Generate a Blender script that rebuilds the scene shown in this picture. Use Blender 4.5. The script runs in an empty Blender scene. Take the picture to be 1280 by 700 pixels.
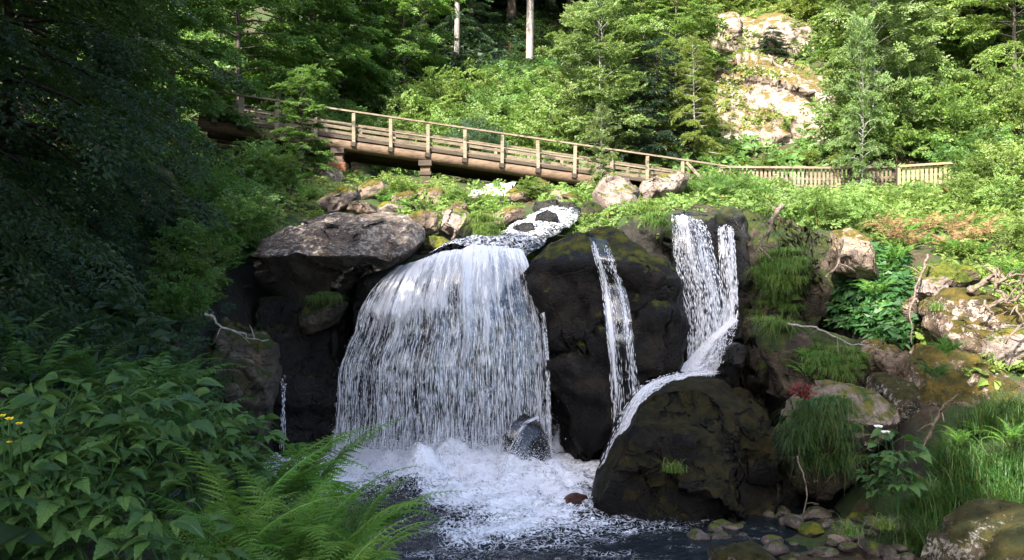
import bpy, bmesh, math, random
import numpy as np
from math import radians, pi, sin, cos
rng = np.random.default_rng(11)
random.seed(5)
F = 1108.0; CZ = 4.1
SC = bpy.context.scene
COL = SC.collection

def P(px, py, Y):
    """point of the valley seen at photo pixel (px,py) standing Y metres away"""
    return np.array([(px - 640) / F * Y, Y, CZ + (350 - py) / F * Y])

# ------------------------------------------------------------------ noise
def _h(ix, iy, iz, seed):
    n = (ix * 374761393 + iy * 668265263 + iz * 2147483647 + seed * 1274126177) & 0xFFFFFFFF
    n = ((n ^ (n >> 13)) * 1274126177) & 0xFFFFFFFF
    n = (n ^ (n >> 16)) & 0xFFFFFFFF
    return n / 2147483647.5 - 1.0

def vnoise(p, seed=0):
    p = np.asarray(p, float)
    i = np.floor(p).astype(np.int64); f = p - i
    f = f * f * f * (f * (f * 6 - 15) + 10)
    out = 0
    for dx in (0, 1):
        wx = f[:, 0] if dx else 1 - f[:, 0]
        for dy in (0, 1):
            wy = f[:, 1] if dy else 1 - f[:, 1]
            for dz in (0, 1):
                wz = f[:, 2] if dz else 1 - f[:, 2]
                out = out + wx * wy * wz * _h(i[:, 0] + dx, i[:, 1] + dy, i[:, 2] + dz, seed)
    return out

_ROT = np.array([[0.36, 0.48, -0.8], [-0.8, 0.6, 0.0], [0.48, 0.64, 0.6]])
def fbm(p, octv=5, lac=2.03, gain=.5, seed=0):
    p = np.asarray(p, float); a = 1.0; s = 0; t = 0
    for k in range(octv):
        s = s + a * vnoise(p, seed + k * 17); t += a
        p = (p @ _ROT.T) * lac; a *= gain
    return s / t

def ridged(p, octv=4, seed=0):
    p = np.asarray(p, float); a = 1.0; s = 0; t = 0
    for k in range(octv):
        s = s + a * (1 - np.abs(vnoise(p, seed + k * 31))); t += a
        p = (p @ _ROT.T) * 2.1; a *= .5
    return s / t

def sstep(a, b, x):
    t = np.clip((x - a) / (b - a), 0, 1); return t * t * (3 - 2 * t)

def nrm(v):
    v = np.asarray(v, float); return v / np.maximum(np.linalg.norm(v, axis=-1, keepdims=True), 1e-9)

# ------------------------------------------------------------------ mesh building
class MB:
    """collects vertices with triangles and quads, builds one mesh"""
    def __init__(s): s.V = []; s.T = []; s.Q = []; s.n = 0
    def add(s, V, Fc):
        V = np.asarray(V, float); Fc = np.asarray(Fc, np.int64)
        s.V.append(V)
        if len(Fc): (s.T if Fc.shape[1] == 3 else s.Q).append(Fc + s.n)
        s.n += len(V)
    def box(s, c, size, R=None):
        h = np.array(size) / 2.0
        v = np.array([[x, y, z] for x in (-1, 1) for y in (-1, 1) for z in (-1, 1)]) * h
        if R is not None: v = v @ np.asarray(R).T
        s.add(v + np.array(c), [[0, 1, 3, 2], [4, 6, 7, 5], [0, 4, 5, 1], [2, 3, 7, 6], [0, 2, 6, 4], [1, 5, 7, 3]])
    def beam(s, a, b, w, h, up=(0, 0, 1)):
        a = np.array(a, float); b = np.array(b, float)
        x = nrm(b - a); y = nrm(np.cross(up, x)); z = np.cross(x, y)
        s.box((a + b) / 2, (np.linalg.norm(b - a), w, h), np.stack([x, y, z], 1))
    def tube(s, pts, rad, sides=6, cap=True):
        pts = np.asarray(pts, float); n = len(pts); rad = np.broadcast_to(rad, (n,))
        t = nrm(np.gradient(pts, axis=0)); ref = np.array([0.13, .31, .94])
        if abs(t[:, 2]).mean() > .8: ref = np.array([.95, .2, .1])
        u = nrm(np.cross(ref, t)); v = np.cross(t, u)
        a = np.arange(sides) * 2 * pi / sides
        V = pts[:, None] + rad[:, None, None] * (np.cos(a)[None, :, None] * u[:, None] + np.sin(a)[None, :, None] * v[:, None])
        i = np.arange(n - 1)[:, None] * sides; j = np.arange(sides)[None]; k = (np.arange(sides) + 1) % sides
        Q = np.stack([i + j, i + k[None], i + sides + k[None], i + sides + j], -1).reshape(-1, 4)
        s.add(V.reshape(-1, 3), Q)
        if cap:
            for r, o in ((0, 1), (n - 1, 0)):
                c = np.concatenate([V[r], V[r].mean(0)[None]])
                f = [[q, (q + 1) % sides, sides] if not o else [(q + 1) % sides, q, sides] for q in range(sides)]
                s.add(c, f)
    def data(s, name, smooth=False, uv=None, attr=None):
        me = bpy.data.meshes.new(name)
        V = np.concatenate(s.V) if s.V else np.zeros((0, 3))
        T = np.concatenate(s.T) if s.T else np.zeros((0, 3), np.int64)
        Q = np.concatenate(s.Q) if s.Q else np.zeros((0, 4), np.int64)
        me.vertices.add(len(V)); me.vertices.foreach_set("co", V.astype(np.float32).ravel())
        L = np.concatenate([T.ravel(), Q.ravel()]).astype(np.int32)
        tot = np.concatenate([np.full(len(T), 3), np.full(len(Q), 4)]).astype(np.int32)
        st = np.concatenate([[0], np.cumsum(tot)[:-1]]).astype(np.int32) if len(tot) else np.zeros(0, np.int32)
        me.loops.add(len(L)); me.loops.foreach_set("vertex_index", L)
        me.polygons.add(len(tot)); me.polygons.foreach_set("loop_start", st); me.polygons.foreach_set("loop_total", tot)
        if uv is not None:
            ul = me.uv_layers.new(name="UVMap"); ul.data.foreach_set("uv", np.asarray(uv, np.float32)[L].ravel())
        for k, a in (attr or {}).items():
            at = me.attributes.new(k, 'FLOAT', 'POINT'); at.data.foreach_set("value", np.asarray(a, np.float32))
        me.polygons.foreach_set("use_smooth", np.full(len(tot), smooth))
        me.update(calc_edges=True)
        return me
    def build(s, name, mat, parent=None, loc=None, **kw):
        return link(name, s.data(name, **kw), mat, parent, loc)

def link(name, me, mat, parent=None, loc=None):
    if mat is not None and not me.materials: me.materials.append(mat)
    o = bpy.data.objects.new(name, me); COL.objects.link(o)
    if parent is not None: o.parent = parent
    if loc is not None: o.location = [float(c) for c in loc]
    return o

def tag(o, label=None, cat=None, group=None, kind=None):
    if label: o["label"] = label
    if cat: o["category"] = cat
    if group: o["group"] = group
    if kind: o["kind"] = kind
    return o

def empty(name, loc, rz=0, sc=1.0):
    o = bpy.data.objects.new(name, None); COL.objects.link(o)
    o.location = [float(c) for c in loc]; o.rotation_euler = (0, 0, rz); o.scale = (sc, sc, sc)
    o.empty_display_size = .2
    return o

def copy_thing(src, loc, rz=0, sc=1.0, label=None, group=None, tilt=(0, 0)):
    c = src.copy(); COL.objects.link(c)
    c.location = [float(q) for q in loc]; c.rotation_euler = (tilt[0], tilt[1], rz)
    c.scale = (sc, sc, sc) if np.isscalar(sc) else sc
    if label: c["label"] = label
    if group: c["group"] = group
    for ch in src.children:
        d = ch.copy(); COL.objects.link(d); d.parent = c
        for g in ch.children:
            e = g.copy(); COL.objects.link(e); e.parent = d
    return c

# ------------------------------------------------------------------ materials
class NT:
    def __init__(s, name):
        s.m = bpy.data.materials.new(name); s.m.use_nodes = True
        s.t = s.m.node_tree; s.t.nodes.clear()
        s.out = s.n('ShaderNodeOutputMaterial')
    def n(s, typ, **kw):
        nd = s.t.nodes.new(typ)
        for k, v in kw.items():
            if k.startswith('i_'):
                key = k[2:].replace('_', ' ')
                key = int(key) if key.isdigit() else key
                s.set(nd, key, v)
            else: setattr(nd, k, v)
        return nd
    def set(s, nd, key, v):
        sk = nd.inputs[key]
        if isinstance(v, bpy.types.NodeSocket): s.t.links.new(v, sk)
        elif isinstance(v, bpy.types.Node): s.t.links.new(v.outputs[0], sk)
        else:
            if isinstance(v, (tuple, list)) and len(v) == 3 and sk.type == 'RGBA': v = (*v, 1)
            sk.default_value = v
    def math(s, op, a, b=None, c=None, clamp=False):
        nd = s.n('ShaderNodeMath', operation=op, use_clamp=clamp); s.set(nd, 0, a)
        if b is not None: s.set(nd, 1, b)
        if c is not None: s.set(nd, 2, c)
        return nd.outputs[0]
    def mix(s, f, a, b, mode='MIX'):
        nd = s.n('ShaderNodeMix', data_type='RGBA', blend_type=mode, clamp_factor=True)
        for key, v in ((0, f), (6, a), (7, b)): s.set(nd, key, v)
        return nd.outputs[2]
    def noise(s, vec, scale, detail=4, rough=.55, dist=0):
        nd = s.n('ShaderNodeTexNoise'); s.set(nd, 'Vector', vec)
        nd.inputs['Scale'].default_value = scale; nd.inputs['Detail'].default_value = detail
        nd.inputs['Roughness'].default_value = rough; nd.inputs['Distortion'].default_value = dist
        return nd.outputs[0]
    def ramp(s, f, *stops):
        nd = s.n('ShaderNodeValToRGB'); s.set(nd, 0, f); e = nd.color_ramp.elements
        while len(e) < len(stops): e.new(.5)
        for k, (p, c) in enumerate(stops):
            e[k].position = p; e[k].color = (c, c, c, 1) if np.isscalar(c) else (*c, 1)
        return nd.outputs[0]
    def rng(s, x, a, b, c=0.0, d=1.0, smooth=True):
        nd = s.n('ShaderNodeMapRange', interpolation_type='SMOOTHSTEP' if smooth else 'LINEAR')
        for k, v in enumerate((x, a, b, c, d)): s.set(nd, k, v)
        return nd.outputs[0]
    def bump(s, h, strength, dist, nor=None):
        nd = s.n('ShaderNodeBump'); s.set(nd, 'Height', h)
        nd.inputs['Strength'].default_value = strength; nd.inputs['Distance'].default_value = dist
        if nor is not None: s.set(nd, 'Normal', nor)
        return nd.outputs[0]
    def bsdf(s, col, rough=.7, normal=None, spec=.5, **kw):
        nd = s.n('ShaderNodeBsdfPrincipled'); s.set(nd, 'Base Color', col); s.set(nd, 'Roughness', rough)
        s.set(nd, 'Specular IOR Level', spec)
        if normal is not None: s.set(nd, 'Normal', normal)
        for k, v in kw.items(): s.set(nd, k.replace('_', ' '), v)
        return nd.outputs[0]
    def done(s, sh):
        s.t.links.new(sh, s.out.inputs[0]); return s.m

def rock_mat(name, dark, mid, light, moss=.0, mosscol=(.10, .12, .02), mosscol2=(.03, .06, .012), wet=0.0, lichen=0.0,
             lichencol=(.5, .47, .42), scale=1.0, bump=.6, strata=0.0):
    t = NT(name); g = t.n('ShaderNodeNewGeometry'); pos = g.outputs['Position']
    big = t.noise(pos, .7 * scale, 6, .6, .6); med = t.noise(pos, 3.2 * scale, 8, .65, .3); fin = t.noise(pos, 19 * scale, 8, .75)
    f = t.math('ADD', t.math('MULTIPLY', big, .55), t.math('MULTIPLY', med, .45))
    col = t.ramp(f, (.36, dark), (.5, mid), (.63, light))
    col = t.mix(.75, col, t.ramp(fin, (.32, .35), (.68, 1.1)), 'MULTIPLY')
    # thin wandering cracks
    mp = t.n('ShaderNodeMapping'); t.set(mp, 'Vector', pos); mp.inputs['Scale'].default_value = (1, 1, 1.6 + strata)
    mp.inputs['Rotation'].default_value = (.35, .45, .2)
    cn = t.noise(mp.outputs[0], .85 * scale, 4, .55, .8)
    crack = t.rng(t.math('ABSOLUTE', t.math('SUBTRACT', cn, .5)), 0.0, .012, 0, 1)
    col = t.mix(t.math('MULTIPLY', t.math('SUBTRACT', 1, crack), .6), col, (.012, .011, .01))
    if lichen:
        sp = t.noise(pos, 9 * scale, 6, .75); sp2 = t.noise(pos, 1.3 * scale, 3)
        lm = t.rng(t.math('ADD', sp, t.math('MULTIPLY', sp2, .35)), .74 - lichen * .12, .80 - lichen * .12)
        col = t.mix(lm, col, lichencol)
    rough = t.rng(med, .3, .7, .75 - .62 * wet, .95 - .55 * wet)
    h = t.math('ADD', t.math('MULTIPLY', med, 1.0), t.math('ADD', t.math('MULTIPLY', fin, .38), t.math('MULTIPLY', crack, .35)))
    if moss:
        sx = t.n('ShaderNodeSeparateXYZ'); t.set(sx, 0, g.outputs['Normal'])
        mn = t.noise(pos, 1.7 * scale, 7, .68); m2 = t.noise(pos, 45, 4, .7)
        up = t.math('ADD', t.math('MULTIPLY', sx.outputs[2], .35), mn)
        mk = t.rng(up, .78 - .28 * moss, .88 - .28 * moss)
        mc = t.mix(t.rng(t.noise(pos, 5, 5), .35, .65), mosscol2, mosscol)
        mc = t.mix(.6, mc, t.ramp(m2, (.3, .3), (.7, 1.15)), 'MULTIPLY')
        col = t.mix(mk, col, mc)
        rough = t.math('MAXIMUM', rough, t.math('MULTIPLY', mk, .95))
        h = t.math('ADD', h, t.math('MULTIPLY', mk, t.math('MULTIPLY', m2, .5)))
    nor = t.bump(h, bump, .14)
    return t.done(t.bsdf(col, rough, nor, .38 if wet > .8 else .2))

def leaf_mat(name, c1, c2, trans=.35, rough=.5, hue=.5, spec=.35, dry=.02, drycol=(.22, .17, .06)):
    t = NT(name); g = t.n('ShaderNodeNewGeometry'); oi = t.n('ShaderNodeObjectInfo')
    r = g.outputs['Random Per Island']
    col = t.mix(r, c1, c2)
    if dry: col = t.mix(t.math('GREATER_THAN', t.math('FRACT', t.math('MULTIPLY', r, 37.3)), 1 - dry), col, drycol)
    big = t.noise(g.outputs['Position'], .55, 3)
    hs = t.n('ShaderNodeHueSaturation'); t.set(hs, 'Color', col)
    t.set(hs, 'Hue', t.math('ADD', .482, t.math('MULTIPLY', oi.outputs['Random'], .03)))
    t.set(hs, 'Value', t.rng(big, .3, .7, .75, 1.25)); hs.inputs['Saturation'].default_value = 1.0
    col = hs.outputs[0]
    b = t.bsdf(col, rough, None, spec)
    tr = t.n('ShaderNodeBsdfTranslucent'); t.set(tr, 0, t.mix(.55, col, (.16, .26, .03), 'MIX'))
    mx = t.n('ShaderNodeMixShader'); t.set(mx, 0, trans); t.set(mx, 1, b); t.set(mx, 2, tr.outputs[0])
    return t.done(mx.outputs[0])

def veined_leaf_mat(name, c1, c2, trans=.33):
    t = NT(name); g = t.n('ShaderNodeNewGeometry'); uv = t.n('ShaderNodeUVMap'); sx = t.n('ShaderNodeSeparateXYZ'); t.set(sx, 0, uv.outputs[0])
    r = g.outputs['Random Per Island']; av = t.math('ABSOLUTE', sx.outputs[1])
    side = t.math('ABSOLUTE', t.math('SUBTRACT', t.math('FRACT', t.math('SUBTRACT', t.math('MULTIPLY', sx.outputs[0], 7), t.math('MULTIPLY', av, 9))), .5))
    vein = t.math('MAXIMUM', t.rng(side, .12, .0), t.rng(av, .022, .004))
    col = t.mix(r, c1, c2); col = t.mix(t.rng(t.noise(g.outputs['Position'], 14, 4, .7), .35, .7, 0, .6), col, t.mix(r, (.018, .055, .015), (.09, .15, .03)))
    col = t.mix(t.math('MULTIPLY', vein, .45), col, (.09, .17, .06))
    nor = t.bump(t.math('SUBTRACT', t.math('MULTIPLY', t.noise(g.outputs['Position'], 60, 2), .5), vein), .55, .01)
    b = t.bsdf(col, t.math('ADD', .38, t.math('MULTIPLY', r, .25)), nor, .4)
    tr = t.n('ShaderNodeBsdfTranslucent'); t.set(tr, 0, t.mix(.5, col, (.14, .24, .03)))
    mx = t.n('ShaderNodeMixShader'); t.set(mx, 0, trans); t.set(mx, 1, b); t.set(mx, 2, tr.outputs[0])
    return t.done(mx.outputs[0])

def bark_mat(name, c1, c2, vs=(6, 6, 1.2), bump=.6, birch=False):
    t = NT(name); tc = t.n('ShaderNodeTexCoord'); mp = t.n('ShaderNodeMapping'); t.set(mp, 0, tc.outputs['Object'])
    mp.inputs['Scale'].default_value = vs
    f = t.noise(mp.outputs[0], 2.0, 7, .65, .4)
    col = t.ramp(f, (.35, c1), (.65, c2))
    if birch:
        mp2 = t.n('ShaderNodeMapping'); t.set(mp2, 0, tc.outputs['Object']); mp2.inputs['Scale'].default_value = (1.5, 1.5, 9)
        col = t.mix(t.rng(t.noise(mp2.outputs[0], 1.5, 4), .58, .64), col, (.03, .028, .025))
    return t.done(t.bsdf(col, .85, t.bump(f, bump, .03), .3))

def wood_mat(name, c1, c2, axis=(.6, 9, 9), bump=.5, stain=None):
    t = NT(name); tc = t.n('ShaderNodeTexCoord'); g = t.n('ShaderNodeNewGeometry')
    mp = t.n('ShaderNodeMapping'); t.set(mp, 0, g.outputs['Position']); mp.inputs['Scale'].default_value = axis
    f = t.noise(mp.outputs[0], 3.0, 7, .65, .3)
    big = t.noise(g.outputs['Position'], 1.1, 4)
    col = t.ramp(t.math('ADD', t.math('MULTIPLY', f, .7), t.math('MULTIPLY', big, .3)), (.33, c1), (.66, c2))
    col = t.mix(t.math('MULTIPLY', g.outputs['Random Per Island'], .35), col, t.mix(1, col, (.55, .5, .45), 'MULTIPLY'))
    if stain: col = t.mix(t.rng(t.noise(g.outputs['Position'], 2.3, 5), .55, .66), col, stain)
    return t.done(t.bsdf(col, .8, t.bump(f, bump, .02), .3))

M = {}
M['wetrock'] = rock_mat('wet_dark_rock', (.004, .004, .0038), (.008, .007, .006), (.024, .019, .014), moss=.35, mosscol=(.05, .055, .012), mosscol2=(.015, .022, .008), wet=.85, bump=.8)
M['wetblack'] = rock_mat('black_wet_rock', (.003, .003, .003), (.007, .0065, .006), (.02, .017, .014), wet=.9, bump=.9)
M['domerock'] = rock_mat('dome_rock', (.003, .0028, .0026), (.007, .006, .005), (.034, .025, .017), moss=.25, mosscol=(.10, .10, .015), mosscol2=(.03, .035, .01), wet=.6, bump=.8)
M['blackrock'] = rock_mat('black_mossy_rock', (.0035, .0033, .003), (.0075, .0062, .0045), (.022, .017, .011), moss=.5, mosscol=(.045, .036, .010), mosscol2=(.012, .014, .004), wet=.5, bump=1.0)
M['slab'] = rock_mat('pale_slab_rock', (.07, .052, .042), (.16, .125, .10), (.28, .225, .185), wet=0, bump=1.0, strata=1.2, lichen=.3, lichencol=(.34, .31, .28))
M['slab_shaded'] = rock_mat('shaded_slab_rock', (.02, .018, .015), (.05, .042, .034), (.12, .1, .08), moss=.2, wet=.2, bump=.8)  # darker slab copy for the undercut faces: overhang shade painted into the colour
M['palerock'] = rock_mat('pale_granite', (.10, .08, .066), (.22, .175, .15), (.36, .30, .265), moss=.25, mosscol=(.16, .13, .02), bump=.7)
M['brownrock'] = rock_mat('brown_rock', (.07, .05, .035), (.2, .15, .11), (.36, .28, .22), moss=.42, mosscol=(.16, .12, .02), mosscol2=(.06, .06, .012), bump=.8)
M['mossrock'] = rock_mat('moss_covered_rock', (.05, .038, .025), (.14, .1, .07), (.28, .21, .16), moss=.7, mosscol=(.16, .115, .022), mosscol2=(.06, .058, .013), bump=1.0, lichen=.45, lichencol=(.36, .30, .25))
M['greenmoss'] = rock_mat('green_moss_rock', (.03, .025, .018), (.09, .07, .05), (.2, .16, .12), moss=1.0, mosscol=(.17, .18, .02), mosscol2=(.05, .08, .012), bump=.9)
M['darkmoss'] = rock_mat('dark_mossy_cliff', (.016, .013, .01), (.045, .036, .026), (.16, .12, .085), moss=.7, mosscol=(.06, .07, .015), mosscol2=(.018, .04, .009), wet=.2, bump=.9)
M['speckled'] = rock_mat('speckled_rock', (.025, .02, .013), (.07, .055, .035), (.15, .12, .085), moss=.5, mosscol=(.07, .06, .014), mosscol2=(.03, .035, .01), lichen=.55, lichencol=(.26, .25, .22), bump=.9, scale=1.6)
M['stone'] = rock_mat('stream_stone', (.03, .025, .022), (.10, .08, .068), (.24, .2, .18), moss=.1, wet=.5, bump=.5, scale=3)
M['redstone'] = rock_mat('red_stone', (.03, .012, .008), (.075, .028, .015), (.12, .05, .03), wet=.7, bump=.5, scale=3)
M['outcrop'] = rock_mat('sunlit_outcrop', (.19, .135, .10), (.34, .27, .215), (.50, .43, .365), moss=.32, mosscol=(.20, .13, .035), mosscol2=(.12, .12, .04), bump=1.0, scale=1.1)
M['recess'] = rock_mat('layered_recess_rock', (.03, .024, .017), (.09, .072, .05), (.2, .165, .12), moss=.35, mosscol=(.08, .08, .015), wet=.2, bump=.9, strata=3)

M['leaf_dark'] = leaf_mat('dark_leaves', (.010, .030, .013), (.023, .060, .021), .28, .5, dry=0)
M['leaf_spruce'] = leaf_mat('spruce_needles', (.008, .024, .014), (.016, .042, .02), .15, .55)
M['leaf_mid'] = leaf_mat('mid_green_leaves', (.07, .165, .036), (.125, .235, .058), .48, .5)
M['leaf_fresh'] = leaf_mat('fresh_green_leaves', (.075, .165, .035), (.13, .245, .055), .48, .5)
M['leaf_light'] = leaf_mat('light_green_leaves', (.125, .22, .05), (.22, .32, .085), .5, .5)
M['leaf_yellow'] = leaf_mat('yellow_green_leaves', (.12, .18, .035), (.20, .27, .06), .42, .5)
M['leaf_birch'] = leaf_mat('birch_leaves', (.12, .19, .05), (.20, .28, .10), .42, .45)
M['leaf_blue'] = leaf_mat('bluish_leaves', (.030, .070, .040), (.060, .115, .062), .3, .5)
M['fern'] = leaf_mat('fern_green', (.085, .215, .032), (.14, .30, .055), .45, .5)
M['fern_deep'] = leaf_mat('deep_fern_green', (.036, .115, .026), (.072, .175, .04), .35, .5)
M['herb'] = leaf_mat('herb_green', (.022, .072, .022), (.05, .13, .036), .35, .5, spec=.3, dry=0)
M['herbleaf'] = veined_leaf_mat('veined_herb_leaf', (.034, .098, .022), (.082, .178, .040))
M['grass'] = leaf_mat('grass_green', (.05, .135, .02), (.14, .235, .042), .35, .5, dry=.14)
M['grass_deep'] = leaf_mat('deep_grass_green', (.018, .065, .014), (.07, .145, .03), .35, .5, dry=.10)
M['dry'] = leaf_mat('dry_fronds', (.20, .12, .05), (.36, .25, .12), .2, .7)
M['bark'] = bark_mat('grey_brown_bark', (.035, .028, .022), (.12, .1, .08))
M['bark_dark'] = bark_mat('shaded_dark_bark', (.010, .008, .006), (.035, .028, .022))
M['bark_pale'] = bark_mat('pale_bark', (.16, .14, .125), (.34, .30, .27))
M['bark_birch'] = bark_mat('birch_bark', (.16, .155, .14), (.34, .33, .30), birch=True)
M['deadwood'] = bark_mat('bleached_deadwood', (.06, .045, .033), (.20, .155, .115), vs=(8, 8, 8))
M['rail'] = wood_mat('pale_weathered_wood', (.11, .088, .06), (.31, .255, .18), stain=(.06, .056, .036))
M['board'] = wood_mat('weathered_board', (.07, .055, .037), (.23, .185, .125), stain=(.05, .043, .03))
M['log'] = wood_mat('log_wood', (.055, .036, .023), (.20, .138, .088), axis=(1.2, 5, 5), stain=(.09, .06, .035))
M['oldwood'] = wood_mat('dark_old_wood', (.03, .024, .018), (.09, .07, .05))
M['picket'] = wood_mat('yellowed_wood', (.20, .16, .075), (.40, .34, .19), axis=(9, 9, .6))
M['redbrick'] = rock_mat('red_sandstone', (.12, .05, .03), (.25, .11, .065), (.36, .2, .13), bump=.5, scale=2)
M['yellow'] = leaf_mat('yellow_petals', (.75, .5, .02), (.85, .62, .03), .2)
M['white'] = leaf_mat('white_petals', (.7, .7, .65), (.8, .8, .75), .2)
M['redleaf'] = leaf_mat('red_leaves', (.12, .022, .02), (.2, .04, .03), .3)
# direction towards the sun, exposure, and the shade trees of the near bank
SUN_TO = (-.40, -.62, .74)
EXPOSURE = 2.15
SHADE = [(-7, 7, 1.0), (-5.2, 4.6, 1.15), (-8, 2.5, 1.05), (-5.2, .2, .95), (-13, 5.5, .78), (-16, 10, .6), (-13, 0, .9), (-10, -5.5, 1.1)]
from mathutils import Vector
# ================================================================== terrain
POOL = np.array([(-1.3, 4.6), (-1.9, 8), (-2.9, 11), (-3.9, 14), (-4.9, 17), (-5.3, 20), (-4.6, 21.6), (0, 21.7), (2.4, 21.9), (5.6, 22.6), (6.6, 21),
                 (6.4, 18), (5.6, 15.4), (6.3, 13.4), (7.2, 11.5), (7.6, 9), (5.2, 5.2), (2, 4.3)])
def poly_sd(x, y, poly):
    p = np.stack([x, y], -1); d = np.full(x.shape, 1e9); ins = np.zeros(x.shape, bool)
    for k in range(len(poly)):
        a = poly[k]; b = poly[(k + 1) % len(poly)]; ab = b - a
        t = np.clip(((p - a) @ ab) / (ab @ ab), 0, 1)
        d = np.minimum(d, np.linalg.norm(p - a - t[..., None] * ab, axis=-1))
        c = ((a[1] > y) != (b[1] > y)) & (x < (b[0] - a[0]) * (y - a[1]) / (b[1] - a[1] + 1e-12) + a[0]); ins ^= c
    return np.where(ins, -d, d)
def G(px, py, Y): p = P(px, py, Y); return (p[0], p[1], p[2])
CP = np.array([
    (-1.6, 4.6, 2.25), (0, 2.4, 2.4), (0, -10, 2.6), (3, 2, 2.3), (7, -6, 2.4), (-3, 7, 2.45), (-2.6, 9, 1.6), G(120, 505, 9), G(20, 440, 11), (-12, 10, 5.0), (-20, 20, 9), (-12, 20, 6.6),
    (-6, 14, 2.9), (-6.2, 18, 3.6), (-7.5, 22, 5.2), (-9, 27, 7.2), (-5.4, 21.8, 4.4), (-5.5, 24, 5.4), (-13, 34, 9.4), (-20, 36, 11.5),
    G(400, 255, 26), G(440, 224, 35), G(534, 223, 36), G(480, 240, 30), G(610, 256, 30), G(660, 240, 34), G(560, 262, 25), G(690, 264, 25.2), (-3.2, 22.2, 4.3), (-1.2, 22, 4.2), (1.0, 23, 4.9), (1.2, 24, 5.45),
    (2.2, 22.6, 5.3), G(860, 266, 23), G(905, 270, 23), G(770, 268, 27), G(830, 252, 28), G(740, 245, 33), G(900, 236, 34), G(1000, 233, 39.5), G(1180, 231, 39.5), G(1270, 232, 36), G(640, 240, 40), G(560, 232, 40), G(480, 224, 40), G(400, 215, 40), G(720, 243, 40), G(900, 222, 40),
    G(1000, 288, 25), G(960, 262, 24), G(1130, 272, 27), G(1250, 302, 23), G(1260, 382, 18.5), G(1180, 402, 18), G(1060, 380, 19.6), G(1000, 425, 18.4), G(1100, 452, 17.3), G(1260, 482, 15), G(1200, 565, 13.6), G(1060, 605, 13.4),
    G(1130, 648, 12.5), G(1265, 645, 11.6), G(1000, 694, 12), (7.8, 8, 1.0), (10, 5, 2.5), (15, 12, 3.6), (20, 20, 7), G(960, 480, 16.6),
    (-10, 45, 11), (-3, 44, 10), (4, 44, 10), (11, 43, 9.5), (20, 42, 10), (-8, 52, 14.2), (2, 52, 13.8), (12, 50, 14), (22, 50, 15), (-20, 60, 21), (0, 60, 18.5), (20, 60, 23), (0, 90, 36), (-60, 90, 50), (60, 90, 55), (0, 200, 80), (-120, 200, 90), (120, 200, 90),
    (-32, 30, 17), (-32, 5, 9), (32, 25, 13), (32, 5, 6), (42, 50, 24), (-120, -60, 30), (120, -60, 30), (0, -60, 8), (-120, 60, 60), (120, 60, 60)])
def _rbf_fit(c):
    n = len(c); r = np.linalg.norm(c[:, None, :2] - c[None, :, :2], axis=-1)
    A = np.zeros((n + 3, n + 3)); A[:n, :n] = -r + np.eye(n) * .02; A[:n, n] = 1; A[:n, n + 1:] = c[:, :2]; A[n:, :n] = A[:n, n:].T
    b = np.zeros(n + 3); b[:n] = c[:, 2]
    return np.linalg.solve(A, b)
_W = _rbf_fit(CP)
STREAM = [((q - 640) / F * Yq, Yq) for q, Yq in ((700, 26.5), (684, 25), (664, 23.6), (640, 22.4), (612, 21.7), (570, 21.2))]
def hgt(x, y):
    x = np.atleast_1d(np.asarray(x, float)); y = np.atleast_1d(np.asarray(y, float)); sh = x.shape; x = x.ravel(); y = y.ravel()
    up = np.zeros_like(x)
    for k in range(len(CP)): up -= _W[k] * np.hypot(x - CP[k, 0], y - CP[k, 1])
    up += _W[-3] + _W[-2] * x + _W[-1] * y; cut = np.zeros_like(x)
    p = np.stack([x, y, np.zeros_like(x)], -1)
    for (a0, b0), (a1, b1) in zip(STREAM[:-1], STREAM[1:]):      # the stream has cut a channel
        tt = np.clip(((x - a0) * (a1 - a0) + (y - b0) * (b1 - b0)) / ((a1 - a0) ** 2 + (b1 - b0) ** 2), 0, 1)
        dd = np.hypot(x - a0 - tt * (a1 - a0), y - b0 - tt * (b1 - b0)); cut = np.maximum(cut, np.exp(-(dd / 1.25) ** 2))
    up -= .75 * cut
    up += fbm(p * .35, 4, seed=3) * .35 + fbm(p * 1.7, 3, seed=9) * .12
    d = poly_sd(x, y, POOL) + fbm(p * .8, 3, seed=21) * .35
    low = -.42 + fbm(p * 1.5, 3, seed=5) * .12 + np.clip((y - 11.8) * -.03, -.1, .1)
    # stony shallows on the right of the pool
    low = np.maximum(low, -.42 + .62 * sstep(2.6, 5.0, x + (13.5 - y) * .35) * sstep(17, 14.2, y) * (.9 + .25 * fbm(p * 2.5, 2, seed=31)))
    z = low + (up - low) * sstep(-.1, 1.5, d)
    return z.reshape(sh)
def H(x, y): return float(hgt(x, y)[0])

xs = np.concatenate([np.linspace(-140, -26, 24), np.linspace(-25, -9, 44), np.arange(-8.8, 13, .16), np.linspace(13.3, 27, 44), np.linspace(28, 140, 24)])
ys = np.concatenate([np.linspace(-80, 0, 22), np.arange(.6, 8, .3), np.arange(8, 27, .16), np.arange(27.2, 62, .4), np.linspace(63, 220, 40)])
gx, gy = np.meshgrid(xs, ys)
gz = hgt(gx, gy)
nx_, ny_ = len(xs), len(ys)
ii = (np.arange(ny_ - 1)[:, None] * nx_ + np.arange(nx_ - 1)[None]).ravel()
mb = MB(); mb.add(np.stack([gx, gy, gz], -1).reshape(-1, 3), np.stack([ii, ii + 1, ii + nx_ + 1, ii + nx_], -1))
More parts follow.
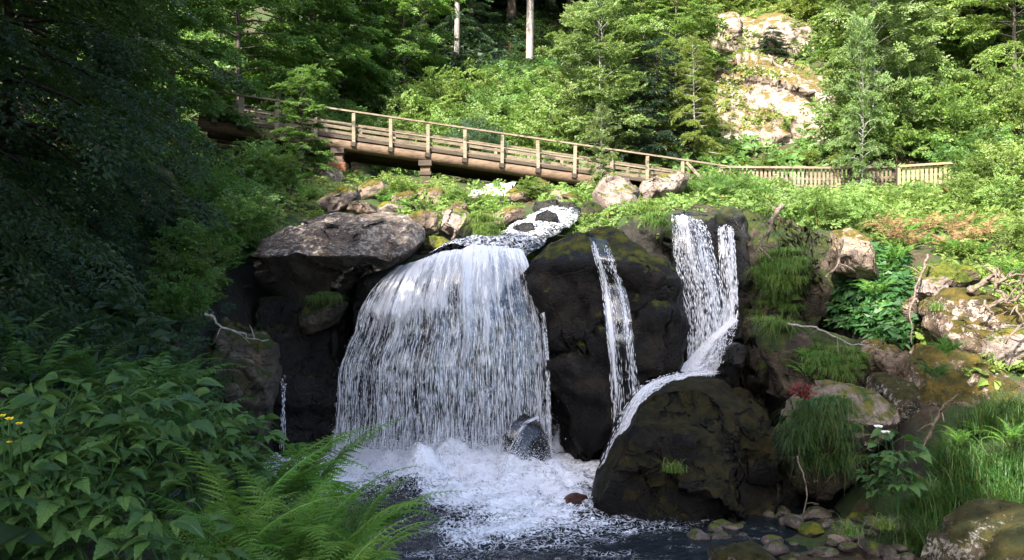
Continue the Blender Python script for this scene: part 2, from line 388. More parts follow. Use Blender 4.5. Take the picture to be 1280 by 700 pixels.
# ground material: leaf mould and moss where flat, dark wet rock where steep
t = NT('ground_soil'); g = t.n('ShaderNodeNewGeometry'); pos = g.outputs['Position']
sx = t.n('ShaderNodeSeparateXYZ'); t.set(sx, 0, g.outputs['Normal'])
n1 = t.noise(pos, .9, 6, .6); n2 = t.noise(pos, 7, 6, .7); n3 = t.noise(pos, 40, 4, .7)
soil = t.ramp(n2, (.3, (.018, .013, .008)), (.5, (.05, .036, .02)), (.7, (.10, .075, .045)))
mossg = t.mix(n3, (.014, .03, .008), (.05, .085, .018))
soil = t.mix(t.rng(t.math('ADD', n1, t.math('MULTIPLY', n2, .3)), .55, .72), soil, mossg)
rk = t.ramp(n2, (.3, (.010, .009, .008)), (.6, (.028, .023, .018)), (.75, (.06, .05, .04)))
steep = t.rng(t.math('ADD', sx.outputs[2], t.math('MULTIPLY', t.math('SUBTRACT', n1, .5), .3)), .5, .68)
col = t.mix(steep, rk, soil)
hh = t.math('ADD', n2, t.math('MULTIPLY', n3, .4))
M['ground'] = t.done(t.bsdf(col, t.rng(steep, 0, 1, .5, .95), t.bump(hh, .8, .12), .3))
tag(mb.build('ground', M['ground'], smooth=True), kind='structure')

# ================================================================== rocks
_ICO = {}
def ico(sub):
    if sub not in _ICO:
        bm = bmesh.new(); bmesh.ops.create_icosphere(bm, subdivisions=sub, radius=1)
        bm.verts.ensure_lookup_table()
        V = np.array([v.co[:] for v in bm.verts]); T = np.array([[v.index for v in f.verts] for f in bm.faces]); bm.free()
        _ICO[sub] = (V, T)
    return _ICO[sub]

def normals_of(V, T):
    n = np.zeros_like(V); fn = np.cross(V[T[:, 1]] - V[T[:, 0]], V[T[:, 2]] - V[T[:, 0]])
    for k in range(3): np.add.at(n, T[:, k], fn)
    return nrm(n)

def outline_rock(name, poly, Y, depth, mat, label, cat='boulder', group=None, sub=6, amp=.10, freq=1.1, crest=None, lean=0.0, under=0.0, pw=2.6, seed=1, facets=6, crack=.06, strata=0.0, mats=None, blocky=.09):
    """a rock whose front outline follows the photograph's, with its own thickness (depth each way)"""
    n, T = ico(sub)
    q = np.array([[(a - 640) / F * Y, CZ + (350 - b) / F * Y] for a, b in poly])
    lo, hi = q.min(0), q.max(0); c = (lo + hi) / 2; half = (hi - lo) / 2
    # radius by direction
    den = np.concatenate([q + (np.roll(q, -1, 0) - q) * s for s in np.linspace(0, 1, 24, endpoint=False)])
    d = den - c; th = np.arctan2(d[:, 1], d[:, 0]); r = np.hypot(d[:, 0], d[:, 1]); o = np.argsort(th); th, r = th[o], r[o]
    th = np.concatenate([th - 2 * pi, th, th + 2 * pi]); r = np.concatenate([r] * 3)
    s = np.hypot(n[:, 0], n[:, 2]); a = np.arctan2(n[:, 2] * half[1], n[:, 0] * half[0])
    R = np.interp(a, th, r)
    ker = 1.0
    k = (s ** pw + np.abs(n[:, 1]) ** pw) ** (-1 / pw)
    V = np.stack([R * np.cos(a) * s * k, n[:, 1] * k * depth, R * np.sin(a) * s * k], -1)
    rg = np.random.default_rng(seed)
    sc = max(half.max(), depth); mean = (half[0] + half[1] + depth) / 3
    for f in range(facets):      # broken faces turned mostly to the front and the top
        m = nrm(rg.normal(size=3) * [.8, .7, .7] + [0, -.75, .35]); sup = (V @ m).max(); off = sup * rg.uniform(.72, .92)
        e = np.maximum(0, V @ m - off); V = V - e[:, None] * m * .85
    N = normals_of(V, T); bl = 0
    for K, am in ((12, blocky), (60, blocky * .42)):      # split into tilted blocks with small steps between
        cc = V[rg.choice(len(V), K, replace=False)]; wv = V + np.stack([fbm(V * 2.2 / mean + s_, 3, seed=seed + 40 + s_) for s_ in range(3)], -1) * mean * .14
        kid = np.argmin(((wv[:, None] - cc[None]) ** 2).sum(-1), 1); gr = rg.normal(0, .42, (K, 3)); of = rg.uniform(-1, 1, K)
        bl = bl + am * mean * of[kid] * .55 + ((V - cc[kid]) * gr[kid]).sum(-1) * (am * 4.2)
    V = V + N * np.clip(bl, -.3 * mean, .3 * mean)[:, None]; N = normals_of(V, T)
    P3 = V + rg.uniform(-50, 50, 3)
    dis = fbm(P3 * freq / mean, 5, seed=seed) * amp * mean * 1.6 + fbm(P3 * freq * 4 / mean, 4, seed=seed + 5) * amp * .35 * mean
    dis -= crack * mean * np.maximum(0, ridged(P3 * freq * .9 / mean, 3, seed + 9) - .80) * 5
    if strata: dis += strata * mean * (np.abs(((P3[:, 2] + .25 * P3[:, 0] + fbm(P3 * .7, 3, seed=2) * .4) * 2.6 / mean) % 1 - .5) - .25)
    V = V + N * dis[:, None]
    a2 = np.arctan2(V[:, 2], V[:, 0]); r2 = np.hypot(V[:, 0], V[:, 2]); lim = np.interp(a2, th, r) * (1.0 + .05 * fbm(P3 * 3 / mean, 3, seed=seed + 3))    # keep to the outline
    kf = np.minimum(1, lim / np.maximum(r2, 1e-6)); V[:, 0] *= kf; V[:, 2] *= kf
    if lean or under:
        zc = 0 if crest is None else (CZ + (350 - crest) / F * Y) - c[1]
        V[:, 1] += np.where(V[:, 2] > zc, lean * (V[:, 2] - zc), under * (zc - V[:, 2]))
    mb = MB(); mb.add(V, T)
    o = mb.build(name, mat, loc=(c[0], Y, c[1]), smooth=True)
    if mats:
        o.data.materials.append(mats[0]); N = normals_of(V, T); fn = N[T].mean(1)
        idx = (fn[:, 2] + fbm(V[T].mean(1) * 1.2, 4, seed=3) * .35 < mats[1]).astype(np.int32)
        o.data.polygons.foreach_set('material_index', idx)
    return tag(o, label, cat, group)

_SEEN = []
def on_rock(px, py, Y0, off=.03):
    """the nearest rock surface behind photo pixel (px,py), else the point Y0 metres away"""
    if not _SEEN: bpy.context.view_layer.update(); _SEEN.append(1)
    d = P(px, py, 1.0) - [0, 0, CZ]; d = d / np.linalg.norm(d); best = 1e9
    for o in SC.objects:
        if o.type == 'MESH' and o.parent is None and o.name.split('.')[0] in ('boulder', 'cliff_rock') and len(o.data.polygons) > 5000:
            ok, p, n_, i_ = o.ray_cast(Vector((0, 0, CZ)) - o.location, Vector(d))
            if ok: best = min(best, (p + o.location - Vector((0, 0, CZ))).length)
    return P(px, py, Y0) if best > Y0 * 1.35 or best < Y0 * .8 else np.array([0, 0, CZ]) + d * (best - off)

def lump_data(name, sub, seed, amp=.22, facets=9, squash=(1, 1, 1), freq=1.0):
    n, T = ico(sub); rg = np.random.default_rng(seed); V = n.copy()
    for f in range(facets):
        m = nrm(rg.normal(size=3)); off = rg.uniform(.66, .9); e = np.maximum(0, V @ m - off); V = V - e[:, None] * m * .9
    N = normals_of(V, T); V = V + N * (fbm(V * freq + seed * 7.3, 5, seed=seed)[:, None] * amp + fbm(V * 5 + seed, 3, seed=seed)[:, None] * amp * .15)
    V *= np.array(squash); mb = MB(); mb.add(V, T)
    return mb.data(name, smooth=True)

R_ = outline_rock
M['beige'] = rock_mat('beige_boulder', (.09, .07, .05), (.22, .175, .135), (.34, .28, .22), moss=.15, mosscol=(.14, .12, .02), bump=.6)
# the fall's rocks
R_('cliff_rock', [(462, 345), (520, 322), (580, 318), (640, 320), (664, 340), (684, 420), (694, 520), (694, 620), (560, 630), (426, 620), (430, 520), (440, 440), (450, 380)], 21.6, 1.35, M['wetrock'],
   'black wet rock face behind the broad main waterfall', 'rock face', crest=330, under=0.0, lean=.8, seed=3, pw=4, facets=3)
R_('boulder', [(650, 350), (668, 326), (690, 303), (720, 290), (760, 285), (792, 293), (822, 312), (842, 345), (848, 400), (842, 440), (828, 470), (812, 540), (790, 600), (745, 625), (700, 625), (690, 570), (684, 480), (676, 410), (662, 365)], 20.6, 1.9, M['domerock'],
   'huge dark dome of rock between the main waterfall and the right waterfall', 'boulder', crest=330, lean=1.1, under=-.05, seed=8, pw=3.0, amp=.12, facets=8, crack=.10, strata=.08, blocky=.07)
R_('boulder', [(733, 618), (742, 590), (768, 555), (800, 505), (838, 488), (880, 480), (930, 478), (970, 480), (992, 520), (1002, 570), (996, 625), (960, 655), (900, 668), (820, 668), (760, 655), (738, 640)], 17.2, 2.0, M['blackrock'],
   'largest black mossy boulder in front at the edge of the pool', 'boulder', crest=500, lean=.7, under=-.35, seed=12, pw=3.2, amp=.13, facets=14, crack=.10, blocky=.11)
R_('boulder', [(330, 300), (345, 278), (372, 264), (400, 258), (430, 262), (470, 262), (505, 268), (525, 285), (532, 302), (518, 322), (494, 336), (462, 345), (440, 360), (420, 378), (380, 392), (348, 385), (334, 350)], 21.0, 2.2, M['slab'],
   'biggest pale slab boulder overhanging a dark hollow left of the waterfall', 'boulder', crest=322, lean=1.3, under=.9, seed=21, pw=2.4, amp=.07, facets=6, crack=.12, mats=(M['slab_shaded'], .02))
R_('boulder', [(400, 258), (404, 240), (425, 232), (445, 233), (449, 246), (440, 262), (415, 268)], 24.0, .6, M['palerock'], 'small angular pale boulder perched behind the big pale slab', seed=31, lean=.6, facets=9, sub=5)
R_('boulder', [(432, 262), (438, 252), (452, 251), (470, 258), (480, 266), (450, 270)], 23.2, .4, M['brownrock'], 'low brown rock tucked behind the back edge of the big pale slab', seed=32, sub=5)
R_('boulder', [(546, 280), (550, 262), (566, 257), (584, 262), (592, 276), (588, 296), (566, 303), (550, 298)], 23.0, .6, M['palerock'], 'pinkish boulder with a shaded base right of the pale slab', seed=33, lean=.4, sub=5)
R_('boulder', [(505, 285), (512, 268), (532, 262), (548, 268), (548, 290), (530, 300), (512, 300)], 22.8, .5, M['brownrock'], 'rounded tan boulder between the pale slab and the pinkish boulder', seed=34, sub=5)
R_('boulder', [(524, 306), (534, 295), (552, 295), (570, 306), (572, 318), (540, 320), (526, 318)], 21.8, .5, M['greenmoss'], 'low boulder capped with yellow green moss beside the stream', seed=35, sub=5)
R_('boulder', [(575, 314), (584, 300), (594, 296), (606, 305), (606, 318), (585, 322)], 21.8, .4, M['mossrock'], 'small pointed mossy boulder at the water edge above the main waterfall', seed=36, sub=5)
R_('boulder', [(606, 284), (612, 268), (632, 260), (652, 260), (658, 270), (640, 280), (622, 290)], 25.0, .6, M['brownrock'], 'brown streamside boulder left of the white rapid', seed=37, sub=5)
R_('boulder', [(636, 297), (642, 283), (656, 277), (672, 280), (678, 292), (664, 300), (646, 302)], 22.9, .42, M['wetblack'], 'black boulder standing in the white rapid', seed=38, sub=5)
R_('boulder', [(664, 288), (670, 268), (684, 262), (698, 268), (700, 284), (684, 292)], 24.0, .42, M['wetblack'], 'second black boulder just upstream in the white rapid', seed=39, sub=5)
R_('boulder', [(664, 262), (668, 252), (690, 250), (718, 254), (726, 262), (700, 268), (672, 268)], 26.5, .6, M['wetrock'], 'flat dark rock where the rapid begins below the footbridge', seed=40, sub=5)
R_('boulder', [(724, 272), (726, 256), (744, 252), (756, 262), (756, 278), (738, 282)], 25.4, .5, M['darkmoss'], 'dark grey rock at the foot of the pale boulder', seed=41, sub=5)
R_('boulder', [(744, 258), (742, 240), (752, 224), (768, 217), (786, 224), (797, 240), (797, 262), (788, 276), (768, 280), (750, 274)], 26.5, 1.1, M['palerock'], 'tall pale rounded boulder in front of the right part of the footbridge', seed=42, lean=.25, facets=4)
R_('boulder', [(800, 240), (806, 224), (824, 220), (846, 217), (856, 224), (853, 240), (838, 250), (816, 256), (803, 252)], 27.0, .8, M['palerock'], 'pale angular boulder with dark underside beside the tall pale boulder', seed=43, under=.6, crest=240, facets=10)
# to the right of the right-hand waterfall
R_('cliff_rock', [(824, 300), (838, 266), (862, 260), (905, 262), (930, 268), (936, 320), (938, 400), (940, 480), (900, 500), (850, 500), (838, 450), (832, 380)], 22.6, 1.2, M['wetrock'], 'dark wet rock face behind the right waterfall', 'rock face', crest=275, lean=.8, seed=51, pw=4)
R_('cliff_rock', [(921, 285), (930, 266), (958, 258), (985, 262), (1012, 272), (1040, 284), (1034, 306), (1000, 322), (980, 350), (976, 400), (964, 430), (950, 500), (928, 500), (920, 430), (922, 350)], 21.6, 1.5, M['darkmoss'], 'mossy brown rock wall right of the right waterfall', 'rock face', crest=300, lean=.6, seed=52, pw=3.2, facets=8)
R_('boulder', [(1040, 312), (1046, 288), (1062, 284), (1080, 300), (1100, 340), (1098, 349), (1066, 348), (1044, 340)], 19.8, .7, M['brownrock'], 'bare brown triangular rock among dark leaves on the right bank', seed=53, lean=.4, facets=10)
R_('boulder', [(944, 430), (952, 404), (985, 402), (1020, 410), (1060, 424), (1088, 428), (1098, 450), (1092, 490), (1040, 506), (990, 502), (956, 490)], 17.9, 1.3, M['darkmoss'], 'long mossy ledge rock on the right bank below the dark leaves', seed=54, lean=.5, facets=8)
R_('boulder', [(1078, 440), (1086, 424), (1108, 424), (1126, 440), (1130, 468), (1110, 482), (1088, 474)], 17.0, .7, M['brownrock'], 'rounded tan rock at the right end of the mossy ledge', seed=55, facets=4)
R_('boulder', [(986, 540), (990, 502), (1010, 484), (1045, 478), (1085, 486), (1106, 506), (1110, 530), (1098, 548), (1070, 560), (1060, 600), (1035, 628), (1005, 625), (990, 590)], 15.8, 1.1, M['beige'], 'smooth beige boulder with long grass hanging down its left side', seed=56, crest=520, under=.3, lean=.6, facets=5, blocky=.06, mats=(M['darkmoss'], .12))  # lower faces take the dark moss colour as painted shade
R_('boulder', [(1092, 500), (1098, 474), (1125, 468), (1146, 478), (1154, 500), (1152, 560), (1140, 600), (1105, 605), (1088, 560)], 15.9, .9, M['speckled'], 'dark split rock with a pale top edge right of the beige boulder', seed=57, facets=11, crest=490, under=.35, lean=.6)
R_('boulder', [(1150, 560), (1158, 500), (1172, 462), (1200, 438), (1245, 445), (1285, 470), (1310, 510), (1300, 570), (1240, 590), (1190, 590), (1160, 590)], 15.2, 1.4, M['mossrock'], 'broad brown moss covered rock slope at the right edge', seed=58, lean=.8, crest=540, facets=5)
R_('boulder', [(1150, 410), (1158, 375), (1182, 360), (1215, 360), (1250, 378), (1282, 404), (1290, 440), (1240, 442), (1200, 440), (1165, 436)], 17.0, 1.2, M['mossrock'], 'big rounded olive brown mossy boulder on the right bank', seed=59, lean=.5, facets=3)
R_('boulder', [(1155, 352), (1166, 334), (1185, 328), (1204, 334), (1208, 352), (1190, 364), (1164, 364)], 18.4, .7, M['greenmoss'], 'boulder covered in bright yellow moss above the olive brown boulder', seed=60, sub=5)
R_('boulder', [(1150, 366), (1158, 350), (1172, 345), (1182, 354), (1180, 368), (1160, 374)], 17.5, .4, M['palerock'], 'small pale pink stone left of the yellow mossy boulder', seed=61, sub=5)
R_('boulder', [(1220, 442), (1226, 420), (1255, 408), (1290, 404), (1310, 430), (1290, 452), (1250, 462), (1228, 458)], 15.8, .7, M['palerock'], 'pale pink boulder below the driftwood pile at the right edge', seed=62, facets=11, lean=.4)
R_('boulder', [(1175, 720), (1190, 690), (1215, 664), (1250, 646), (1300, 638), (1330, 690), (1320, 760), (1180, 760)], 10.6, .9, M['speckled'], 'large speckled lichen rock in the bottom right corner', seed=63)
R_('boulder', [(886, 712), (896, 690), (925, 684), (955, 689), (976, 704), (970, 740), (892, 740)], 11.7, .5, M['speckled'], 'low lichen speckled stone at the bottom edge near the pool', seed=64, sub=5)
R_('boulder', [(618, 590), (622, 560), (636, 530), (656, 518), (674, 528), (688, 560), (692, 610), (650, 625), (624, 620)], 18.9, .6, M['wetblack'], 'glistening black rock at the right foot of the main waterfall', seed=65, facets=3)
R_('boulder', [(905, 450), (908, 434), (922, 428), (936, 436), (938, 456), (920, 462)], 19.0, .4, M['wetblack'], 'round black rock right of the foot of the right waterfall', seed=67, sub=5)
R_('boulder', [(700, 634), (706, 623), (720, 618), (736, 621), (742, 632), (720, 638)], 16.3, .25, M['redstone'], 'reddish flat stone at the pool edge left of the black boulder', 'stone', seed=68, sub=4)
# the hollow on the left
R_('cliff_rock', [(240, 450), (246, 404), (262, 392), (300, 402), (332, 420), (340, 470), (330, 540), (300, 600), (250, 600)], 17.2, 1.0, M['recess'], 'layered tan rock ledge in the dark hollow on the left', 'rock face', seed=71, facets=12, strata=.35, lean=.3)
R_('boulder', [(250, 500), (262, 482), (292, 478), (302, 492), (290, 508), (262, 512)], 15.6, .4, M['recess'], 'small tan rock below the layered ledge in the hollow', seed=72, sub=5)
R_('boulder', [(252, 540), (262, 512), (284, 508), (296, 520), (290, 560), (260, 560)], 15.2, .4, M['darkmoss'], 'round brown rock lowest in the dark hollow on the left', seed=73, sub=5)
R_('cliff_rock', [(330, 430), (340, 370), (400, 360), (450, 350), (462, 400), (446, 500), (440, 620), (380, 650), (320, 640), (316, 520)], 21.8, 1.5, M['wetrock'], 'black cave wall under the overhanging pale slab', 'rock face', seed=74, facets=6, pw=3.5)
R_('boulder', [(374, 408), (378, 384), (400, 368), (426, 364), (434, 380), (420, 405), (396, 418), (380, 420)], 20.0, .5, M['darkmoss'], 'mossy dark ledge jutting out left of the main waterfall', seed=75, sub=5)
# valley side beyond the bridge
R_('rock_outcrop', [(890, 240), (896, 190), (896, 130), (912, 75), (935, 40), (985, 25), (1035, 35), (1052, 100), (1056, 180), (1055, 240)], 47.0, 3.2, M['outcrop'], 'tall sunlit pink and white rock outcrop with orange moss behind the fence', 'rock outcrop', seed=81, lean=.55, crest=235, facets=8, amp=.09, crack=.12)
R_('rock_outcrop', [(855, 50), (880, 22), (940, 10), (1030, 0), (1050, 40), (1040, 80), (960, 86), (880, 72)], 56, 2.5, M['outcrop'], 'higher pale rock patch above the tall sunlit outcrop', 'rock outcrop', seed=82, lean=.8, crest=80)
R_('rock_outcrop', [(790, 215), (800, 190), (830, 176), (850, 190), (850, 220), (810, 226)], 44, 1.2, M['outcrop'], 'low orange rock bank behind the right end of the footbridge', 'rock outcrop', seed=83)
# tumbled boulders on the slope between the pale slab and the bridge
bp_ = [lump_data('boulder', 5, 300 + k, squash=(1, .85, .75), amp=.16, facets=12) for k in range(5)]
for k, m_ in enumerate(bp_): m_.materials.append(M[('brownrock', 'palerock', 'mossrock', 'darkmoss', 'brownrock')[k]])
rg = np.random.default_rng(78)
for k, (px, Y, sz) in enumerate([(462, 27.5, .5), (488, 26.2, .42), (505, 28.5, .5), (520, 25.5, .4), (540, 27, .55), (556, 29, .5), (590, 27.5, .45), (604, 30, .5), (628, 28.5, .42), (648, 31, .55), (676, 31.5, .5), (700, 30, .5), (715, 28.6, .45), (470, 30.5, .5), (530, 31, .55), (575, 25.2, .35), (410, 31, .6), (450, 33.5, .55), (735, 27.5, .4), (640, 26.2, .35)]):
    o = bpy.data.objects.new('boulder', bp_[k % 5]); COL.objects.link(o); x = (px - 640) / F * Y; o.location = (x, Y, H(x, Y) + sz * .28); o.rotation_euler = (rg.uniform(-.4, .4), rg.uniform(-.4, .4), rg.uniform(0, 6.28)); o.scale = (sz * rg.uniform(.8, 1.25), sz * rg.uniform(.8, 1.2), sz * rg.uniform(.7, 1.05))
    tag(o, 'tumbled boulder among the green plants on the slope below the footbridge', 'boulder', 'boulders below the footbridge')
# stones in the stream bed
protos = [lump_data('stone', 4, 100 + k, squash=(1, .8, .6), amp=.2) for k in range(6)]
for m_ in protos: m_.materials.append(M['stone'])
rg = np.random.default_rng(77)
def stone(px, py, size, me, label, group, z=None):
    Y2 = CZ * F / (py - 350)
    for _ in range(12):
        zz = max(H((px - 640) / F * Y2, Y2), -.04); Y2 += .5 * ((CZ - zz) * F / (py - 350) - Y2)
    Yd2 = Y2; x = (px - 640) / F * Yd2; zz = max(H(x, Yd2), -.04)
    o = bpy.data.objects.new('stone', me); COL.objects.link(o); o.location = (x, Yd2, zz + size * .28)
    o.rotation_euler = (rg.uniform(-.3, .3), rg.uniform(-.3, .3), rg.uniform(0, 6.28)); o.scale = (size * rg.uniform(.8, 1.25), size * rg.uniform(.8, 1.2), size * rg.uniform(.75, 1.1))
    return tag(o, label, 'stone', group)
for k in range(64):
    px = rg.uniform(955, 1165); py = rg.uniform(642, 704); s = rg.choice([.07, .1, .13, .17, .23], p=[.25, .3, .22, .15, .08])
    stone(px, py, s, protos[k % 6], 'wet rounded stone in the shallow stream bed at lower right', 'stones in the stream bed')
for k in range(14):
    stone(rg.uniform(868, 985), rg.uniform(656, 682), rg.choice([.07, .1, .14, .18]), protos[k % 6], 'dim wet stone along the foot of the largest black boulder', 'stones at the black boulder')
for k in range(12):
    stone(rg.uniform(1060, 1190), rg.uniform(655, 690), rg.uniform(.06, .11), protos[k % 6], 'small pinkish stone on the gravel below the tall grass', 'stones below the tall grass')
mossp = lump_data('stone', 4, 200, squash=(1, .9, .75)); mossp.materials.append(M['greenmoss'])
stone(1015, 668, .22, mossp, 'rounded stone with a green moss cap in the stream bed', None)
stone(1070, 652, .2, mossp, 'flat yellow mossed stone below the beige boulder', None)
palep = lump_data('stone', 4, 201, squash=(1, .8, .7)); palep.materials.append(M['palerock'])
stone(1046, 678, .2, palep, 'palest angular stone in the stream bed', None)
stone(1150, 672, .34, palep, 'long flat pale stone below the tall grass', None)
stone(918, 664, .16, palep, 'single pale stone at the foot of the black boulder', None)
# ================================================================== water
def white_water(name, dens=0.0, fx=9.0, fy=.9, lo=.5, hi=.62, tint=(.78, .80, .84)):
    """falling water: white streaks along the flow (uv in metres) with clear gaps between"""
    t = NT(name); uv = t.n('ShaderNodeUVMap'); at = t.n('ShaderNodeAttribute', attribute_name='dens')
    def nz(sx, sy, det, rough=.6, dist=0):
        mp = t.n('ShaderNodeMapping'); t.set(mp, 0, uv.outputs[0]); mp.inputs['Scale'].default_value = (sx, sy, 1)
        return t.noise(mp.outputs[0], 1.0, det, rough, dist)
    a = nz(fx, fy * .42, 5, .62, .12); b = nz(fx * 2.8, fy * 3.0, 4, .62, .12); c = nz(fx * .3, fy * .22, 2)
    s = t.math('ADD', t.math('MULTIPLY', a, .50), t.math('ADD', t.math('MULTIPLY', b, .34), t.math('MULTIPLY', c, .16)))
    s = t.math('ADD', s, at.outputs['Fac'])
    al = t.rng(s, lo, hi)
    w = t.bsdf(tint, .35, None, .5)
    tl = t.n('ShaderNodeBsdfTranslucent'); tl.inputs[0].default_value = (*tint, 1)
    mw = t.n('ShaderNodeMixShader'); mw.inputs[0].default_value = .3; t.set(mw, 1, w); t.set(mw, 2, tl.outputs[0])
    tp = t.n('ShaderNodeBsdfTransparent'); gl = t.n('ShaderNodeBsdfGlossy'); gl.inputs['Roughness'].default_value = .15; gl.inputs[0].default_value = (.8, .85, .9, 1)
    mt = t.n('ShaderNodeMixShader'); mt.inputs[0].default_value = .05; t.set(mt, 1, tp.outputs[0]); t.set(mt, 2, gl.outputs[0])
    mx = t.n('ShaderNodeMixShader'); t.set(mx, 0, al); t.set(mx, 1, mt.outputs[0]); t.set(mx, 2, mw.outputs[0])
    return t.done(mx.outputs[0])
M['fall'] = white_water('falling_water', lo=.46, hi=.57, tint=(.84, .85, .88))
t = NT('water_drops'); M['drops'] = t.done(t.bsdf((.84, .85, .88), .3, None, .5))

def spline(pts, n):
    pts = np.asarray(pts, float); d = np.concatenate([[0], np.cumsum(np.linalg.norm(np.diff(pts, axis=0), axis=1))]); u = np.linspace(0, d[-1], n)
    i = np.clip(np.searchsorted(d, u, side='right') - 1, 0, len(pts) - 2); t_ = ((u - d[i]) / (d[i + 1] - d[i]))[:, None]
    tan = np.gradient(pts, d, axis=0); L = (d[i + 1] - d[i])[:, None]
    p0, p1, m0, m1 = pts[i], pts[i + 1], tan[i] * L, tan[i + 1] * L
    return (2*t_**3 - 3*t_**2 + 1) * p0 + (t_**3 - 2*t_**2 + t_) * m0 + (-2*t_**3 + 3*t_**2) * p1 + (t_**3 - t_**2) * m1

def sheet_grid(left, right, nu, nv, bulge=0.0, arch=0.0, off=0.0, seed=0, rough=.05):
    L = spline([P(*p) for p in left], nv); R = spline([P(*p) for p in right], nv)
    u = np.linspace(0, 1, nu); Gd = L[:, None] + (R - L)[:, None] * u[None, :, None]
    Gd[..., 1] -= bulge * np.sin(pi * u)[None] ; v = np.linspace(0, 1, nv)
    Gd[..., 2] += arch * (np.sin(pi * u) ** .8)[None] * (1 - v[:, None]) ** 2
    ru = fbm(np.stack([u * np.linalg.norm(R - L, axis=1).mean() * 2.2, np.full(nu, seed * 3.7), np.zeros(nu)], -1), 4, seed=seed)
    Gd[..., 2] += (arch > 0) * .10 * fbm(np.stack([u * 6, u * 0 + 3., u * 0], -1), 3, seed=5)[None] * (1 - v[:, None]) ** 3; Gd[..., 1] += off + rough * 3 * ru[None] * (.3 + v[:, None]) + rough * fbm(Gd.reshape(-1, 3) * 1.7, 3, seed=seed).reshape(nv, nu)
    w = np.linalg.norm(R - L, axis=1).mean(); ln = np.linalg.norm(np.diff((L + R) / 2, axis=0), axis=1).sum()
    U, Vv = np.meshgrid(u * w, v * ln)
    return Gd, U, Vv, u, v
def add_sheet(parent, name, left, right, nu, nv, dens, mat=None, seed=0, uvo=0, **kw):
    Gd, U, Vv, u, v = sheet_grid(left, right, nu, nv, seed=seed, **kw)
    i = (np.arange(nv - 1)[:, None] * nu + np.arange(nu - 1)[None]).ravel()
    mb = MB(); mb.add(Gd.reshape(-1, 3), np.stack([i, i + nu, i + nu + 1, i + 1], -1))
    D = dens(*np.meshgrid(u, v))
    o = mb.build(name, mat or M['fall'], parent, uv=np.stack([U + uvo, Vv + uvo * .7], -1).reshape(-1, 2), attr={'dens': D.ravel()}, smooth=True)
    return o, Gd
OCT = np.array([[0, 0, .5], [0, 0, -.5], [1, 0, .08], [0, 1, .08], [-1, 0, .08], [0, -1, .08]]); OCTF = np.array([[0, 2, 3], [0, 3, 4], [0, 4, 5], [0, 5, 2], [1, 3, 2], [1, 4, 3], [1, 5, 4], [1, 2, 5]])
def drops(parent, name, pos, axis, wid, ln, label=None):
    m = len(pos); z = nrm(axis); x = nrm(np.cross(z, [.3, -.9, .2])); y = np.cross(z, x)
    Vt = pos[:, None] + OCT[None, :, 0:1] * wid[:, None, None] * x[:, None] + OCT[None, :, 1:2] * wid[:, None, None] * y[:, None] + OCT[None, :, 2:3] * ln[:, None, None] * z[:, None]
    mb = MB(); mb.add(Vt.reshape(-1, 3), (OCTF[None] + (np.arange(m) * 6)[:, None, None]).reshape(-1, 3))
    o = mb.build(name, M['drops'], parent, smooth=True)
    if name == 'droplets': tag(o, kind='stuff')
    return o
def drops_on(parent, Gd, n, seed, vpow=.8, wid=(.006, .014), ln=(.08, .35), jit=.12, upick=None):
    rg = np.random.default_rng(seed); nv, nu = Gd.shape[:2]
    u = rg.uniform(0, 1, n) if upick is None else upick(rg, n); v = rg.uniform(.04, 1, n) ** vpow
    iu = u * (nu - 1.001); iv = v * (nv - 1.001); a = iu.astype(int); b = iv.astype(int); fu = (iu - a)[:, None]; fv = (iv - b)[:, None]
    p = (Gd[b, a] * (1 - fu) + Gd[b, a + 1] * fu) * (1 - fv) + (Gd[b + 1, a] * (1 - fu) + Gd[b + 1, a + 1] * fu) * fv
    ax = nrm(Gd[np.minimum(b + 1, nv - 1), a] - Gd[b, a])
    p = p + rg.normal(size=(n, 3)) * [jit * .25, jit, jit * .3] * v[:, None] - [0, .03, 0]
    return drops(parent, 'droplets', p, ax, rg.uniform(*wid, n), rg.uniform(*ln, n) * (.5 + v))

